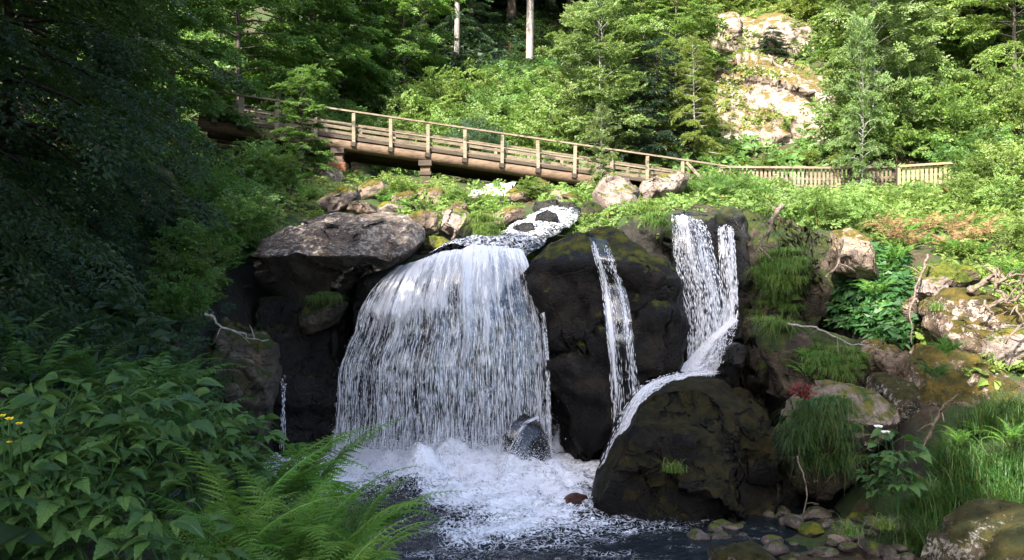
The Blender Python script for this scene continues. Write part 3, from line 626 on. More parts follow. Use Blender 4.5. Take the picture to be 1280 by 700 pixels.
# --- main waterfall
wf = tag(empty('waterfall', P(560, 590, 19.4)), 'broad white curtain of the main waterfall in the middle', 'waterfall')
bpy.context.view_layer.update()
class _off:   # children are built in world coordinates and then shifted under their thing
    pass
def under(o, root):
    o.parent = root; o.location = -root.location
    return o
LM = [(492, 340, 20.7), (472, 358, 20.2), (452, 392, 19.85), (444, 420, 19.7), (430, 455, 19.55), (425, 520, 19.4), (414, 604, 19.3)]
RM = [(654, 316, 20.8), (662, 336, 20.3), (670, 372, 19.95), (680, 420, 19.75), (682, 470, 19.6), (686, 604, 19.4)]
ru = np.random.default_rng(4)
cols = [(.02, .03, .05), (.13, .045, .07), (.24, .03, .09), (.33, .02, .03), (.43, .03, .05), (.52, .02, .04), (.60, .035, .12), (.70, .028, .08), (.78, .02, .07), (.86, .012, .03), (.968, .010, .06)]
def main_dens(k):
    def f(u, v):
        d = np.full_like(u, -.095 + .02 * k) + .075 * fbm(np.stack([u.ravel() * 9 + k * 5, v.ravel() * 4.5, u.ravel() * 0 + k], -1), 4, seed=70).reshape(u.shape)
        for c, w, a in cols: d += a * np.exp(-((u - c) / w) ** 2)
        d -= .05 * sstep(.35, .6, v)
        d -= .17 * np.exp(-((u - .905) / .05) ** 2) * sstep(.08, .4, v) + .10 * np.exp(-((u - .075) / .03) ** 2) * sstep(.2, .6, v) + .09 * np.exp(-((u - .475) / .025) ** 2) * sstep(.3, .7, v)
        d -= .05 * np.exp(-((u - .345) / .05) ** 2) * sstep(.3, .8, v)
        d -= .06 * np.exp(-((u - .64) / .03) ** 2) * sstep(.3, .8, v)
        d += .20 * sstep(.42, .0, v + .05 * np.sin(u * 17)) + .12 * np.exp(-((v - .27) / .05) ** 2) * (u < .5) - .03 * sstep(.5, 1, v)
        d -= .10 * sstep(.97, 1.0, u) + .12 * sstep(.05, 0, u)
        return d
    return f
mainG = None
for k, (off, sd) in enumerate([(-.02, 1), (-.22, 2), (-.40, 3)]):
    o, Gd = add_sheet(None, 'water_sheet', LM, RM, 150, 60, main_dens(-k * 2.2), seed=sd, uvo=k * 7.3, bulge=.55, arch=.30, off=off, rough=.09)
    under(o, wf); mainG = Gd if k == 1 else mainG
def upk(rg, n):
    c = np.array([x[0] for x in cols]); w = np.array([x[1] for x in cols]) * 1.3; k = rg.integers(0, len(c), n)
    u = np.where(rg.random(n) < .75, rg.normal(c[k], w[k]), rg.uniform(0, 1, n)); return np.clip(u, 0, .999)
under(drops_on(None, mainG, 8000, 6, wid=(.002, .005), ln=(.02, .10), jit=.34), wf)
under(drops_on(None, mainG, 5500, 5, upick=upk, wid=(.003, .008), ln=(.10, .45), jit=.10), wf)

o, Gr = add_sheet(None, 'water_sheet', [(668, 517, 18.5), (646, 526, 18.0), (631, 546, 17.75), (620, 575, 17.6), (612, 606, 17.5)], [(684, 528, 18.3), (676, 544, 17.9), (668, 562, 17.7), (662, 582, 17.55), (660, 608, 17.5)], 36, 40, lambda u, v: .01 - .13 * sstep(.3, .95, u) - .04 * v - .1 * sstep(.12, 0, u), seed=7, bulge=.1); under(o, wf)
# --- thin waterfall over the dome
wf2 = tag(empty('waterfall', P(778, 500, 18.6)), 'thin two strand waterfall running down the dark dome of rock', 'waterfall')
A2 = [(736, 296, 20.3), (742, 320, 19.2), (752, 360, 18.6), (757, 410, 18.35), (763, 470, 18.3), (768, 560, 18.3)]
B2 = [(758, 300, 20.2), (770, 330, 19.1), (782, 365, 18.55), (790, 410, 18.3), (797, 470, 18.25), (803, 540, 18.25)]
dome = [o for o in SC.objects if o.get('label', '').startswith('huge dark dome')][0]; bpy.context.view_layer.update()
def snap(pts, rock, off):      # lay the stream on the rock it runs down
    out = []
    for a, b, Yq in pts:
        d = P(a, b, 1.0) - [0, 0, CZ]; ok, p, n_, i_ = rock.ray_cast(Vector((0, 0, CZ)) - rock.location, Vector(d / np.linalg.norm(d)))
        y = p.y + rock.location.y - off if ok else Yq
        if out: y = min(y, out[-1][2] + .05)
        out.append((a, b, y))
    return out
A2 = snap(A2, dome, .10); B2 = snap(B2, dome, .10)
def d2(u, v):
    d = np.full_like(u, -.20) + .20 * np.exp(-((u - .16) / .15) ** 2) + .17 * np.exp(-((u - .8) / .09) ** 2) * sstep(.12, .3, v) + .05 * sstep(.75, .4, v) - .10 * sstep(.75, 1, v)
    d += .10 * np.exp(-((u - .3) / .2) ** 2) * np.exp(-((v - .55) / .2) ** 2) - .35 * sstep(.05, 0, v)
    return d
o, G2 = add_sheet(None, 'water_sheet', A2, B2, 50, 50, d2, seed=11, rough=.03); under(o, wf2)
o, G2b = add_sheet(None, 'water_sheet', A2, B2, 50, 50, lambda u, v: d2(u, v) - .02, seed=12, uvo=3, rough=.03, off=-.14); under(o, wf2)
under(drops_on(None, G2, 1300, 13, upick=lambda rg, n: np.clip(np.where(rg.random(n) < .6, rg.normal(.16, .12, n), rg.normal(.8, .08, n)), 0, .999), wid=(.004, .009), ln=(.05, .2), jit=.06), wf2)

# --- right waterfall
wf3 = tag(empty('waterfall', P(880, 465, 19.6)), 'right waterfall in two white strands that join at a dark ledge', 'waterfall')
A3 = [(838, 266, 22.1), (838, 285, 21.4), (842, 330, 20.95), (852, 380, 20.7), (856, 430, 20.4), (858, 468, 20.2)]
B3 = [(872, 268, 22.1), (884, 290, 21.35), (895, 335, 20.9), (903, 380, 20.65), (904, 430, 20.3), (890, 466, 20.0)]
A3b = [(897, 268, 22.2), (897, 285, 21.4), (899, 330, 20.9), (904, 380, 20.6), (900, 410, 20.4)]
B3b = [(914, 270, 22.2), (917, 290, 21.4), (920, 330, 20.9), (922, 375, 20.6), (920, 408, 20.4)]
d3 = lambda u, v: -.11 + .05 * fbm(np.stack([u.ravel() * 8, v.ravel() * 4, u.ravel() * 0], -1), 4, seed=80).reshape(u.shape) + .10 * np.exp(-((u - .3) / .22) ** 2) + .12 * np.exp(-((u - .75) / .16) ** 2) * sstep(.1, .4, v) + .05 * sstep(.5, 0, v) - .12 * np.exp(-((u - .1) / .12) ** 2) * sstep(.3, .6, v) - .35 * sstep(.04, 0, v) - .06 * sstep(.96, 1, u)
for k in range(2):
    o, G3 = add_sheet(None, 'water_sheet', A3, B3, 60, 46, lambda u, v: d3(u, v) - .02 * k, seed=21 + k, uvo=k * 5., bulge=.15, off=-.15 * k); under(o, wf3)
d3b = lambda u, v: -.02 + .04 * fbm(np.stack([u.ravel() * 5, v.ravel() * 5, u.ravel() * 0], -1), 4, seed=81).reshape(u.shape) + .07 * np.exp(-((u - .5) / .3) ** 2) - .08 * sstep(.85, 1, u) - .08 * sstep(.15, 0, u) - .3 * sstep(.04, 0, v)
o, G3b = add_sheet(None, 'water_sheet', A3b, B3b, 40, 40, d3b, seed=24, uvo=2., bulge=.08); under(o, wf3)
AC = [(916, 396, 20.5), (902, 408, 20.2), (884, 424, 20.0), (864, 446, 19.7), (845, 462, 19.3)]
BC = [(924, 404, 20.4), (915, 424, 20.0), (908, 446, 19.6), (897, 462, 19.3), (880, 470, 19.0)]
o, GC = add_sheet(None, 'water_sheet', AC, BC, 46, 46, lambda u, v: .10 - .24 * sstep(.15, .75, u) + .12 * sstep(.7, 1, v) * sstep(.8, .3, u), seed=26, uvo=9., bulge=.25); under(o, wf3)
under(drops_on(None, G3, 2200, 27, wid=(.005, .011), ln=(.06, .2), jit=.09), wf3); under(drops_on(None, G3b, 700, 28, wid=(.005, .011), ln=(.06, .2), jit=.06), wf3)
under(drops_on(None, GC, 500, 29, wid=(.006, .012), ln=(.03, .09), jit=.15), wf3)

# --- chute between the dome and the black boulder
wf4 = tag(empty('waterfall', P(770, 560, 17.6)), 'narrow white chute sliding left of the largest black boulder', 'waterfall')
A4 = [(902, 460, 19.6), (866, 461, 19.1), (840, 466, 18.7), (818, 473, 18.4), (796, 486, 18.0), (778, 512, 17.8), (764, 545, 17.6), (748, 584, 17.5)]
B4 = [(905, 470, 19.3), (872, 472, 18.7), (848, 478, 18.2), (828, 488, 17.8), (808, 506, 17.35), (792, 530, 17.1), (772, 562, 16.9), (750, 594, 16.9)]
for k in range(2):
    o, G4 = add_sheet(None, 'water_sheet', A4, B4, 40, 60, lambda u, v: .0 + .09 * np.exp(-((u - .4 - .15 * np.sin(v * 9)) / .3) ** 2) - .16 * sstep(.75, 1, u) - .14 * sstep(.2, 0, u) - .05 * k - .15 * sstep(.1, 0, v), seed=31 + k, uvo=k * 4., bulge=.12 + .06 * k); under(o, wf4)
under(drops_on(None, G4, 600, 33, wid=(.005, .012), ln=(.04, .12), jit=.08), wf4)

# --- trickle in the hollow
wf5 = tag(empty('waterfall', P(355, 520, 19)), 'hair thin trickle falling in the dark hollow on the left', 'waterfall')
o, G5 = add_sheet(None, 'water_sheet', [(348, 468, 19.2), (351, 480, 18.9), (352, 530, 18.8), (350, 560, 18.8)], [(362, 470, 19.2), (358, 482, 18.9), (357, 530, 18.8), (357, 560, 18.8)], 14, 40, lambda u, v: -.04 + .06 * np.exp(-((u - .5) / .3) ** 2) - .1 * sstep(.6, 1, v), seed=35); under(o, wf5)
under(drops_on(None, G5, 120, 36, wid=(.004, .008), ln=(.05, .15), jit=.05), wf5)
# fine streams at the right edge of the main fall
wf6 = tag(empty('waterfall', P(686, 590, 19.2)), 'single thread of water dripping at the right edge of the main waterfall', 'waterfall')
o, G6 = add_sheet(None, 'water_sheet', [(676, 392, 19.3), (681, 440, 19.1), (683, 500, 19.05), (686, 596, 19.0)], [(681, 390, 19.3), (686, 440, 19.1), (688, 500, 19.05), (691, 596, 19.0)], 8, 60, lambda u, v: -.01 + .04 * np.exp(-((u - .5) / .3) ** 2) + .04 * sstep(.2, 0, v), seed=37); under(o, wf6)
under(drops_on(None, G6, 260, 38, wid=(.004, .008), ln=(.05, .2), jit=.05), wf6)

# --- white rapid above the fall: a ribbon of foaming water following the stream bed
def foam_mat(name, attr='foam', scale=(1, 1, 1)):
    t = NT(name); g = t.n('ShaderNodeNewGeometry'); pos = g.outputs['Position']; at = t.n('ShaderNodeAttribute', attribute_name=attr)
    a = t.noise(pos, 2.6, 7, .68, .9); b = t.noise(pos, 13, 5, .7, .5)
    vo = t.n('ShaderNodeTexVoronoi', feature='DISTANCE_TO_EDGE', i_Scale=6.5); 
    nv = t.n('ShaderNodeTexNoise', i_Scale=3.); t.set(nv, 'Vector', pos); va = t.n('ShaderNodeVectorMath', operation='ADD'); t.set(va, 0, pos); t.set(va, 1, nv.outputs[1]); t.set(vo, 'Vector', va.outputs[0])
    lace = t.rng(vo.outputs['Distance'], .0, .16, .16, -.06)
    c_ = t.noise(pos, 40, 3, .7)
    s = t.math('ADD', t.math('ADD', t.math('MULTIPLY', a, .54), t.math('ADD', t.math('MULTIPLY', b, .38), t.math('MULTIPLY', c_, .08))), t.math('ADD', lace, at.outputs['Fac']))
    f = t.rng(s, .50, .76)
    wn = t.noise(pos, 5.5, 4, .6, .4); wn2 = t.noise(pos, 22, 3, .6)
    h = t.math('ADD', t.math('MULTIPLY', wn, 1.0), t.math('ADD', t.math('MULTIPLY', wn2, .3), t.math('MULTIPLY', f, .5)))
    nor = t.bump(h, .7, .12)
    dark = t.bsdf((.005, .008, .009), .1, nor, .25)
    foam = t.bsdf((.84, .85, .88), .55, nor, .3)
    mx = t.n('ShaderNodeMixShader'); t.set(mx, 0, f); t.set(mx, 1, dark); t.set(mx, 2, foam)
    return t.done(mx.outputs[0])
M['foam'] = foam_mat('foaming_water')
RL = [(660, 268, 26.2), (634, 282, 24.4), (612, 300, 22.7), (590, 312, 21.8), (540, 318, 21.2), (508, 328, 20.9)]
RR = [(728, 262, 25.6), (716, 276, 23.9), (690, 292, 22.2), (664, 312, 21.0), (656, 318, 20.9), (654, 324, 20.75)]
Gd, U, Vv, u, v = sheet_grid(RL, RR, 70, 90, bulge=0.0, rough=.02, seed=41)
Gd[..., 2] += .15 * fbm(Gd.reshape(-1, 3) * 2.0, 4, seed=44).reshape(90, 70) + .10 * np.sin(pi * u)[None] - .12 * (np.abs(u - .5) * 2)[None] ** 4 + .05
Gd[60:, :, 2] += (.22 * np.sin(pi * u)[None] * sstep(60, 80, np.arange(60, 90))[:, None])
i = (np.arange(89)[:, None] * 70 + np.arange(69)[None]).ravel(); mb = MB(); mb.add(Gd.reshape(-1, 3), np.stack([i, i + 70, i + 71, i + 1], -1))
uu, vv = np.meshgrid(u, v)
fo = .065 - .16 * np.abs(2 * uu - 1) ** 3 - .14 * sstep(.12, 0, vv) + .05 * sstep(.55, .8, vv) + .1 * np.exp(-((vv - .25) / .2) ** 2)
tag(mb.build('rapid_water', M['foam'], attr={'foam': fo.ravel()}, smooth=True), kind='structure')
# still stream reach further up
Gs, U, Vv, u, v = sheet_grid([(585, 262, 31.5), (592, 250, 33), (612, 249, 35)], [(640, 262, 31), (640, 249, 33), (650, 248, 35)], 20, 20, rough=.02, seed=46); Gs[..., 2] = np.maximum(Gs[..., 2], hgt(Gs[..., 0], Gs[..., 1]) + .12)
i = (np.arange(19)[:, None] * 20 + np.arange(19)[None]).ravel(); mb = MB(); mb.add(Gs.reshape(-1, 3), np.stack([i, i + 20, i + 21, i + 1], -1))
tag(mb.build('stream_water', M['foam'], attr={'foam': np.full(400, .16)}, smooth=True), kind='structure')

# --- the pool
px_ = np.arange(-7, 9.01, .05); py_ = np.concatenate([np.arange(4, 11.5, .25), np.arange(11.5, 22.6, .05)])
X, Yg = np.meshgrid(px_, py_); p3 = np.stack([X, Yg, np.zeros_like(X)], -1).reshape(-1, 3)
bx0, bx1 = -3.6, .8
dx = np.maximum(0, np.maximum(bx0 - X, X - bx1)); base_y = 19.0 - .12 * (X + 1.4) ** 2 * .3
dist = np.hypot(dx * 1.0, np.maximum(0, base_y - Yg) * 1.0) 
nearf = np.exp(-(dist / 2.2) ** 2)
lobe = np.exp(-(((X + .6) / 1.5) ** 2 + ((Yg - 17.0) / 1.5) ** 2)) + .55 * np.exp(-(((X - .7) / 1.3) ** 2 + ((Yg - 15.4) / 1.5) ** 2)) + .5 * np.exp(-(((X + .6) / 1.3) ** 2 + ((Yg - 14.4) / 1.0) ** 2))
hole = np.exp(-(((X + 2.1) / .55) ** 2 + ((Yg - 16.6) / .9) ** 2)) + .4 * np.exp(-(((X + 2.4) / .6) ** 2 + ((Yg - 14.6) / .8) ** 2))
foam = .38 * nearf + .42 * lobe - .26 * hole - .12 + .22 * np.exp(-(((X - 1.7) / .8) ** 2 + ((Yg - 18.2) / .4) ** 2))
foam = foam + .17 * fbm(p3 * [1.5, 2.2, 1], 4, seed=90).reshape(X.shape) - .22 * np.exp(-(((X + 1.9) / .8) ** 2 + ((Yg - 15.2) / 1.3) ** 2)) + .10 * np.exp(-((Yg - 18.6) / .8) ** 2) * (X < .9)
foam = np.clip(foam, -.2, .26) - .1 * sstep(2.2, 4.2, X + (16 - Yg) * .2)
rough_ = sstep(-.2, .1, foam)
zz = (.30 * np.exp(-(((X + 1.2) / 1.5) ** 2 + ((Yg - 18.3) / 1.1) ** 2)) + .22 * nearf) * (1 + .9 * fbm(p3 * 1.6, 4, seed=61).reshape(X.shape)) + rough_ * .11 * fbm(p3 * 4.5, 5, gain=.6, seed=63).reshape(X.shape) + .03 * fbm(p3 * [1.4, 2.4, 1], 3, seed=64).reshape(X.shape)
nyp, nxp = X.shape
i = (np.arange(nyp - 1)[:, None] * nxp + np.arange(nxp - 1)[None]).ravel(); mb = MB(); mb.add(np.stack([X, Yg, zz], -1).reshape(-1, 3), np.stack([i, i + 1, i + nxp + 1, i + nxp], -1))
tag(mb.build('pool_water', M['foam'], attr={'foam': foam.ravel()}, smooth=True), kind='structure')
# splash droplets thrown up at the foot of the fall
rg = np.random.default_rng(66); n = 7000
u = rg.uniform(-3.6, .8, n); yb = 19.0 - rg.gamma(1.6, .55, n); hgt_ = np.abs(rg.normal(0, .34, n)) * np.exp(-(19 - yb) / 1.4) + .02
pz = (.30 * np.exp(-(((u + 1.2) / 1.5) ** 2 + ((yb - 18.3) / 1.1) ** 2)) + .2 * np.exp(-((19 - yb) / 2.2) ** 2))
pos = np.stack([u + rg.normal(0, .15, n), yb, pz + hgt_], -1); s = rg.uniform(.004, .012, n)
ax = rg.normal(size=(n, 3)) * [.6, .6, 1]
m = 34000; u2 = rg.uniform(-3.8, 1.0, m); y2 = 19.1 - rg.gamma(1.5, .55, m); h2 = np.abs(rg.normal(0, .42, m)) * np.exp(-(19 - y2) / 1.8) + .02    # finer and finer spray: the mist
pos = np.concatenate([pos, np.stack([u2, y2, .25 * np.exp(-((19 - y2) / 2.) ** 2) + h2], -1)]); s2 = rg.uniform(.002, .006, m); s = np.concatenate([s, s2]); ax = np.concatenate([ax, rg.normal(size=(m, 3))])
sp = drops(None, 'splash', pos, ax, s, s * rg.uniform(1.5, 4, n + m))
tag(sp, 'white splash of droplets at the foot of the main waterfall', 'splash', kind='stuff')

# ================================================================== footbridge
A = P(250, 147, 36.0); B = P(905, 241, 38.0)      # line of the beam top along the near side
ax = nrm(B - A); side = nrm(np.cross([0, 0, 1], ax)); upv = np.cross(ax, side); LN = np.linalg.norm(B - A)
def at_px(px):      # parameter along the bridge for a photo column
    lo, hi = 0.0, LN
    for _ in range(40):
        m = (lo + hi) / 2; q = A + ax * m
        if 640 + q[0] / q[1] * F < px: lo = m
        else: hi = m
    return lo
bridge = tag(empty('footbridge', A), 'long sloping wooden footbridge on log beams across the valley above the waterfall', 'footbridge')
def part(name, mb, mat, par=None, **kw):
    o = mb.build(name, mat, None, **kw); o.parent = par or bridge; o.location = -bridge.location if par is None else (0, 0, 0); return o
WID = 3.2
def bp(s, d, h): return A + ax * s + side * d + upv * h
end_log = at_px(742)
for d in (.0, WID):
    mb = MB(); ss = np.linspace(0, end_log if d == 0 else LN - 2, 60)
    rr = .25 + .02 * fbm(np.stack([ss * .7, np.full(60, d), ss * 0], -1), 3, seed=7)
    mb.tube([bp(s, d, -.29) for s in ss], rr, 14); part('log_beam', mb, M['log'], smooth=True)
mb = MB(); mb.tube([bp(s, WID * .5, -.34) for s in np.linspace(0, LN - 2, 40)], .24, 12); part('log_beam', mb, M['oldwood'], smooth=True)
mb = MB(); n = int(LN / .2)
for k in range(n):
    s = (k + .5) * .2; mb.beam(bp(s, -.16, .03), bp(s, WID + .16, .03), .185, .06, up=upv)
part('deck', mb, M['oldwood'])
mb = MB(); mb.beam(bp(0, -.19, .015), bp(LN - .3, -.19, .015), .035, .13, up=upv); part('edge_board', mb, M['oldwood'])
posts = [at_px(p) for p in (270, 303, 348, 396, 443, 489, 535, 581, 627, 672, 717, 763, 807, 851)]
for d, dd in ((-.25, 1), (WID + .22, -1)):
    for k, s in enumerate(posts):
        w = .18 if k < 3 and dd == 1 else .135
        mb = MB(); q = bp(s, d, 0); tilt = .0 if dd < 0 else rng.normal(0, .018)
        mb.beam(q + [0, 0, -.14], q + [tilt, 0, 1.04], w, w, up=(0, 1, 0)); part('post', mb, M['rail'])
        if dd == 1 and s < end_log:
            mb = MB(); mb.beam(bp(s, -.32, -.22), bp(s, .5, -.12), .2, .17, up=upv); part('bracket', mb, M['oldwood'])
    mb = MB(); cuts = np.linspace(0, LN - .05, 8)
    for a, b in zip(cuts[:-1], cuts[1:]): mb.beam(bp(a + .01, d, 1.10), bp(b - .01, d, 1.10),   .16, .065, up=upv)
    part('handrail', mb, M['rail'])
    for j, h in enumerate((.19, .40, .61)):
        mb = MB(); off = .095 * dd
        for a, b in zip(cuts[:-1], cuts[1:]): mb.beam(bp(a + .012, d + off, h + rng.normal(0, .018)), bp(b - .012, d + off, h + rng.normal(0, .018)), .035, .12 if j < 2 else .075, up=upv)
        part('rail_board', mb, M['board'])
s = at_px(851); mb = MB(); mb.beam(bp(s, -.36, 1.0), bp(at_px(884), -.36, .02), .1, .13, up=upv); part('brace', mb, M['rail'])
for px, y0, y1, base in ((425, 186, 212, True), (534, 203, 226, False)):
    s = at_px(px); q = bp(s, .02, -.5); zb = H(q[0], q[1]) - .3
    w = .40
    pr = MB(); pr.box((q[0], q[1], (q[2] + zb) / 2), (w, w, q[2] - zb)); o = part('pier', pr, M['log'])
    c = MB(); c.box((q[0], q[1], q[2] - .06), (w + .14, w + .2, .22)); oc = c.build('pier_cap', M['oldwood']); oc.parent = o
    zc = CZ + (350 - (y0 + (y1 - y0) * .62)) / F * q[1]
    c = MB(); c.box((q[0], q[1], zc), (w + .1, w + .1, .14)); oc = c.build('collar', M['oldwood']); oc.parent = o
    if base:
        z1 = CZ + (350 - 204) / F * q[1]
        c = MB(); c.box((q[0], q[1] - .04, (z1 + zb) / 2), (.72, .74, z1 - zb)); oc = c.build('pier_base', M['redbrick']); oc.parent = o
    # far-side twin of the same pier line
    q2 = bp(s, WID, -.5); pr = MB(); pr.box((q2[0], q2[1], (q2[2] + H(q2[0], q2[1]) - .3) / 2), (w, w, q2[2] - H(q2[0], q2[1]) + .3)); part('pier', pr, M['oldwood'])

# ---- picket fences along the path
def fence(px0, px1, yt0, yt1, yb, Y, label, mat, step=.185, w=.1):
    a = P(px0, yt0, Y); b = P(px1, yt1, Y); h = (yb - yt0) / F * Y
    root = tag(empty('picket_fence', a - [0, 0, h]), label, 'fence')
    def fp(name, mb, m):
        o = mb.build(name, m); under(o, root); return o
    d = b - a; Lf = np.linalg.norm(d); d = d / Lf
    mb = MB(); mb.beam(a - [0, .05, 0], b - [0, .05, 0], .16, .09); fp('top_rail', mb, mat)
    mb = MB(); mb.beam(a - [0, -.05, h * .55], b - [0, -.05, h * .55], .05, .1); fp('middle_rail', mb, M['board'])
    mb = MB(); mb.beam(a - [0, -.05, h * .9], b - [0, -.05, h * .9], .05, .1); fp('middle_rail', mb, M['board'])
    n = int(Lf / step)
    for k in range(n + 1):
        q = a + d * (k * step); mb = MB(); t_ = rng.normal(0, .01)
        mb.beam(q - [t_, 0, h * 1.1], q - [0, 0, .05 + rng.uniform(0, .02)], w, .028, up=(0, 1, 0)); fp('picket', mb, mat)
    for s in np.arange(0, Lf + .1, max(1.6, Lf / round(Lf / 2.0))):
        q = a + d * s; mb = MB(); mb.beam(q - [0, -.12, h * 1.3], q - [0, -.12, -.04], .14, .14, up=(0, 1, 0)); fp('post', mb, M['oldwood'])
fence(900, 1064, 209, 210, 234, 39.6, 'pale picket fence at the foot of the sunlit outcrop', M['rail'])
fence(1066, 1118, 210, 208, 234, 39.2, 'short picket fence stretch half hidden by a thin birch', M['board'])
fence(1124, 1202, 208, 203, 231, 38.6, 'yellowed picket fence beneath the bushes at upper right', M['picket'], step=.2, w=.12)
# ================================================================== foliage templates
def leafq(l=1., w=.5, fold=.12, tip=-.1):
    V = np.array([[0, 0, 0], [.45 * l, w * l / 2, fold * l], [l, 0, tip * l], [.45 * l, -w * l / 2, fold * l]]); return V, np.array([[0, 2, 1], [0, 3, 2]])
def frames(d, up):
    x = nrm(d); y = nrm(np.cross(up, x)); z = np.cross(x, y); return np.stack([x, y, z], -1)
def put(tV, tF, pos, R, s):
    s = np.broadcast_to(s, (len(pos),))
    V = pos[:, None] + s[:, None, None] * np.einsum('mij,nj->mni', R, tV)
    Fc = tF[None] + (np.arange(len(pos)) * len(tV))[:, None, None]
    return V.reshape(-1, 3), Fc.reshape(-1, tF.shape[1])
def spray(seed, leaf=.17, w=.62, twigs=5, per=4, droop=.18, spread=.42, jit=.35, needle=False):
    """flat leafy spray, unit long, growing along +x"""
    rg = np.random.default_rng(seed); pos = []; d = []
    for k in range(7):
        t_ = .25 + .75 * k / 6; sg = 1 if k % 2 else -1; a = rg.uniform(.5, 1.1) * sg * (1 if k < 6 else .1)
        pos.append((t_, 0, -droop * t_ * t_)); d.append((cos(a), sin(a), rg.normal(-.15, .2)))
    for k in range(twigs):
        for sg in (1, -1):
            t_ = .12 + .75 * (k + rg.uniform(0, .6)) / twigs; ln = spread * (1 - t_ * .75) * rg.uniform(.7, 1.2); a = sg * rg.uniform(.7, 1.1)
            for j in range(per):
                s = (j + 1) / per; p = (t_ + cos(a) * ln * s, sin(a) * ln * s, -droop * t_ * t_ - droop * .8 * ln * s * s + rg.normal(0, .02))
                b = a + (1 if j % 2 else -1) * rg.uniform(.2, .9); pos.append(p); d.append((cos(b), sin(b), rg.normal(-.2, .25)))
    pos = np.array(pos); d = np.array(d); n = len(pos)
    up = np.array([0, 0, 1.]) + rg.normal(0, jit, (n, 3))
    V, T = leafq(w=w); return put(V, T, pos, frames(d, up), leaf * rg.uniform(.65, 1.25, n))
SPR = [spray(10 + k) for k in range(5)]
SPR_S = [spray(20 + k, leaf=.11, w=.6, twigs=6, per=5, droop=.35, jit=.6) for k in range(4)]     # small leaves (birch, willow)
SPR_N = [spray(30 + k, leaf=.16, w=.30, twigs=9, per=5, droop=.28, spread=.40, jit=.25) for k in range(4)]   # conifer twigs
SPR_F = [spray(40 + k, leaf=.15, w=.55, twigs=7, per=4, droop=.25, spread=.36, jit=.3) for k in range(4)]  # flat beech/hornbeam sprays

SPR_D = [spray(60 + k, leaf=.085, w=.58, twigs=9, per=5, droop=.3, spread=.38, jit=.3) for k in range(4)]
def crown_points(rg, h, cb, rad, nl, per, prof, elev, slen, droop):
    """limbs off a trunk of height h; returns limb polylines and spray placements"""
    limbs = []; pos = []; dr = []; sz = []
    for k in range(nl):
        t_ = (k + rg.uniform(0, 1)) / nl; z0 = h * (cb + (1 - cb) * t_ * .97); az = k * 2.39996 + rg.uniform(-.5, .5)
        if prof == 'cone': L = rad * (1 - t_) ** .8 + .12 * rad
        elif prof == 'ball': L = rad * sin(pi * (.16 + .72 * t_)) ** .7 * rg.uniform(.5, 1.25)
        elif prof == 'col': L = rad * (.55 + .45 * sin(pi * min(1, t_ * 1.05)))
        else: L = rad * (.35 + .75 * math.sqrt(max(0, 1 - (2 * t_ - .75) ** 2 / 1.6)))* (1 - .45 * t_)
        L *= rg.uniform(.7, 1.2); el = elev[0] + (elev[1] - elev[0]) * t_ + rg.normal(0, .12)
        s = np.linspace(0, 1, 6)[:, None]; hd = np.array([cos(az), sin(az), 0]); 
        side_ = np.array([-sin(az), cos(az), 0]) * rg.normal(0, .18)
        pl = np.array([0, 0, z0]) + L * (s * (hd * cos(el) + side_ * s) + np.array([0, 0, 1]) * (s * sin(el) - droop * s * s))
        limbs.append(pl)
        for j in range(max(2, int(per * L / rad))):
            f = rg.uniform(.22, 1.0) ** .75; i = min(4, int(f * 5)); q = pl[i] + (pl[i + 1] - pl[i]) * (f * 5 - i)
            dv = nrm(pl[i + 1] - pl[i]); a = rg.uniform(-1.2, 1.2); c, s_ = cos(a), sin(a)
            dv = np.array([dv[0] * c - dv[1] * s_, dv[0] * s_ + dv[1] * c, dv[2] * .6 - rg.uniform(-.15, .3)])
            pos.append(q); dr.append(dv); sz.append(slen * rg.uniform(.65, 1.25))
    return limbs, np.array(pos), np.array(dr), np.array(sz)

def tree_proto(name, h, cb, rad, nl, per, prof, elev, slen, spr, leafm, barkm, tr=.12, droop=.2, seed=0, jit=.3, lean=0., top=True):
    rg = np.random.default_rng(seed)
    limbs, pos, dr, sz = crown_points(rg, h, cb, rad, nl, per, prof, elev, slen, droop)
    root = empty(name, (0, 0, -500))
    mb = MB(); zt = np.linspace(-.4, h * .98, 14); wob = fbm(np.stack([zt * .25, zt * 0 + seed, zt * 0], -1), 2, seed=seed) * .22
    mb.tube(np.stack([wob * zt / h * 2, lean * zt * 0, zt], -1), tr * (1.05 - zt / h).clip(.06) * (1 + .5 * np.exp(-zt.clip(0) * 1.5)), 8)
    for pl in limbs:
        t0 = max(.02, (1 - pl[0, 2] / h)) ; L = np.linalg.norm(pl[-1] - pl[0])
        mb.tube(pl, np.linspace(min(tr * .45 * t0 + .012, .02 + L * .02), .006, 6), 4, cap=False)
    mb.build('trunk', barkm, root, smooth=True)
    cm = MB()
    if top:
        e = 8; pos = np.concatenate([pos, np.tile([0, 0, h * .95], (e, 1))]); a = rg.uniform(0, 6.28, e); dr = np.concatenate([dr, np.stack([np.cos(a) * .6, np.sin(a) * .6, rg.uniform(.4, 1.2, e)], -1)]); sz = np.concatenate([sz, np.full(e, slen * .7)])
    kk = rg.integers(0, len(spr), len(pos)); up = np.array([0, 0, 1.]) + rg.normal(0, jit, (len(pos), 3))
    R = frames(dr, up)
    for k in range(len(spr)):
        m = kk == k
        if m.any(): cm.add(*put(spr[k][0], spr[k][1], pos[m], R[m], sz[m]))
    cm.build('crown', leafm, root)
    return root

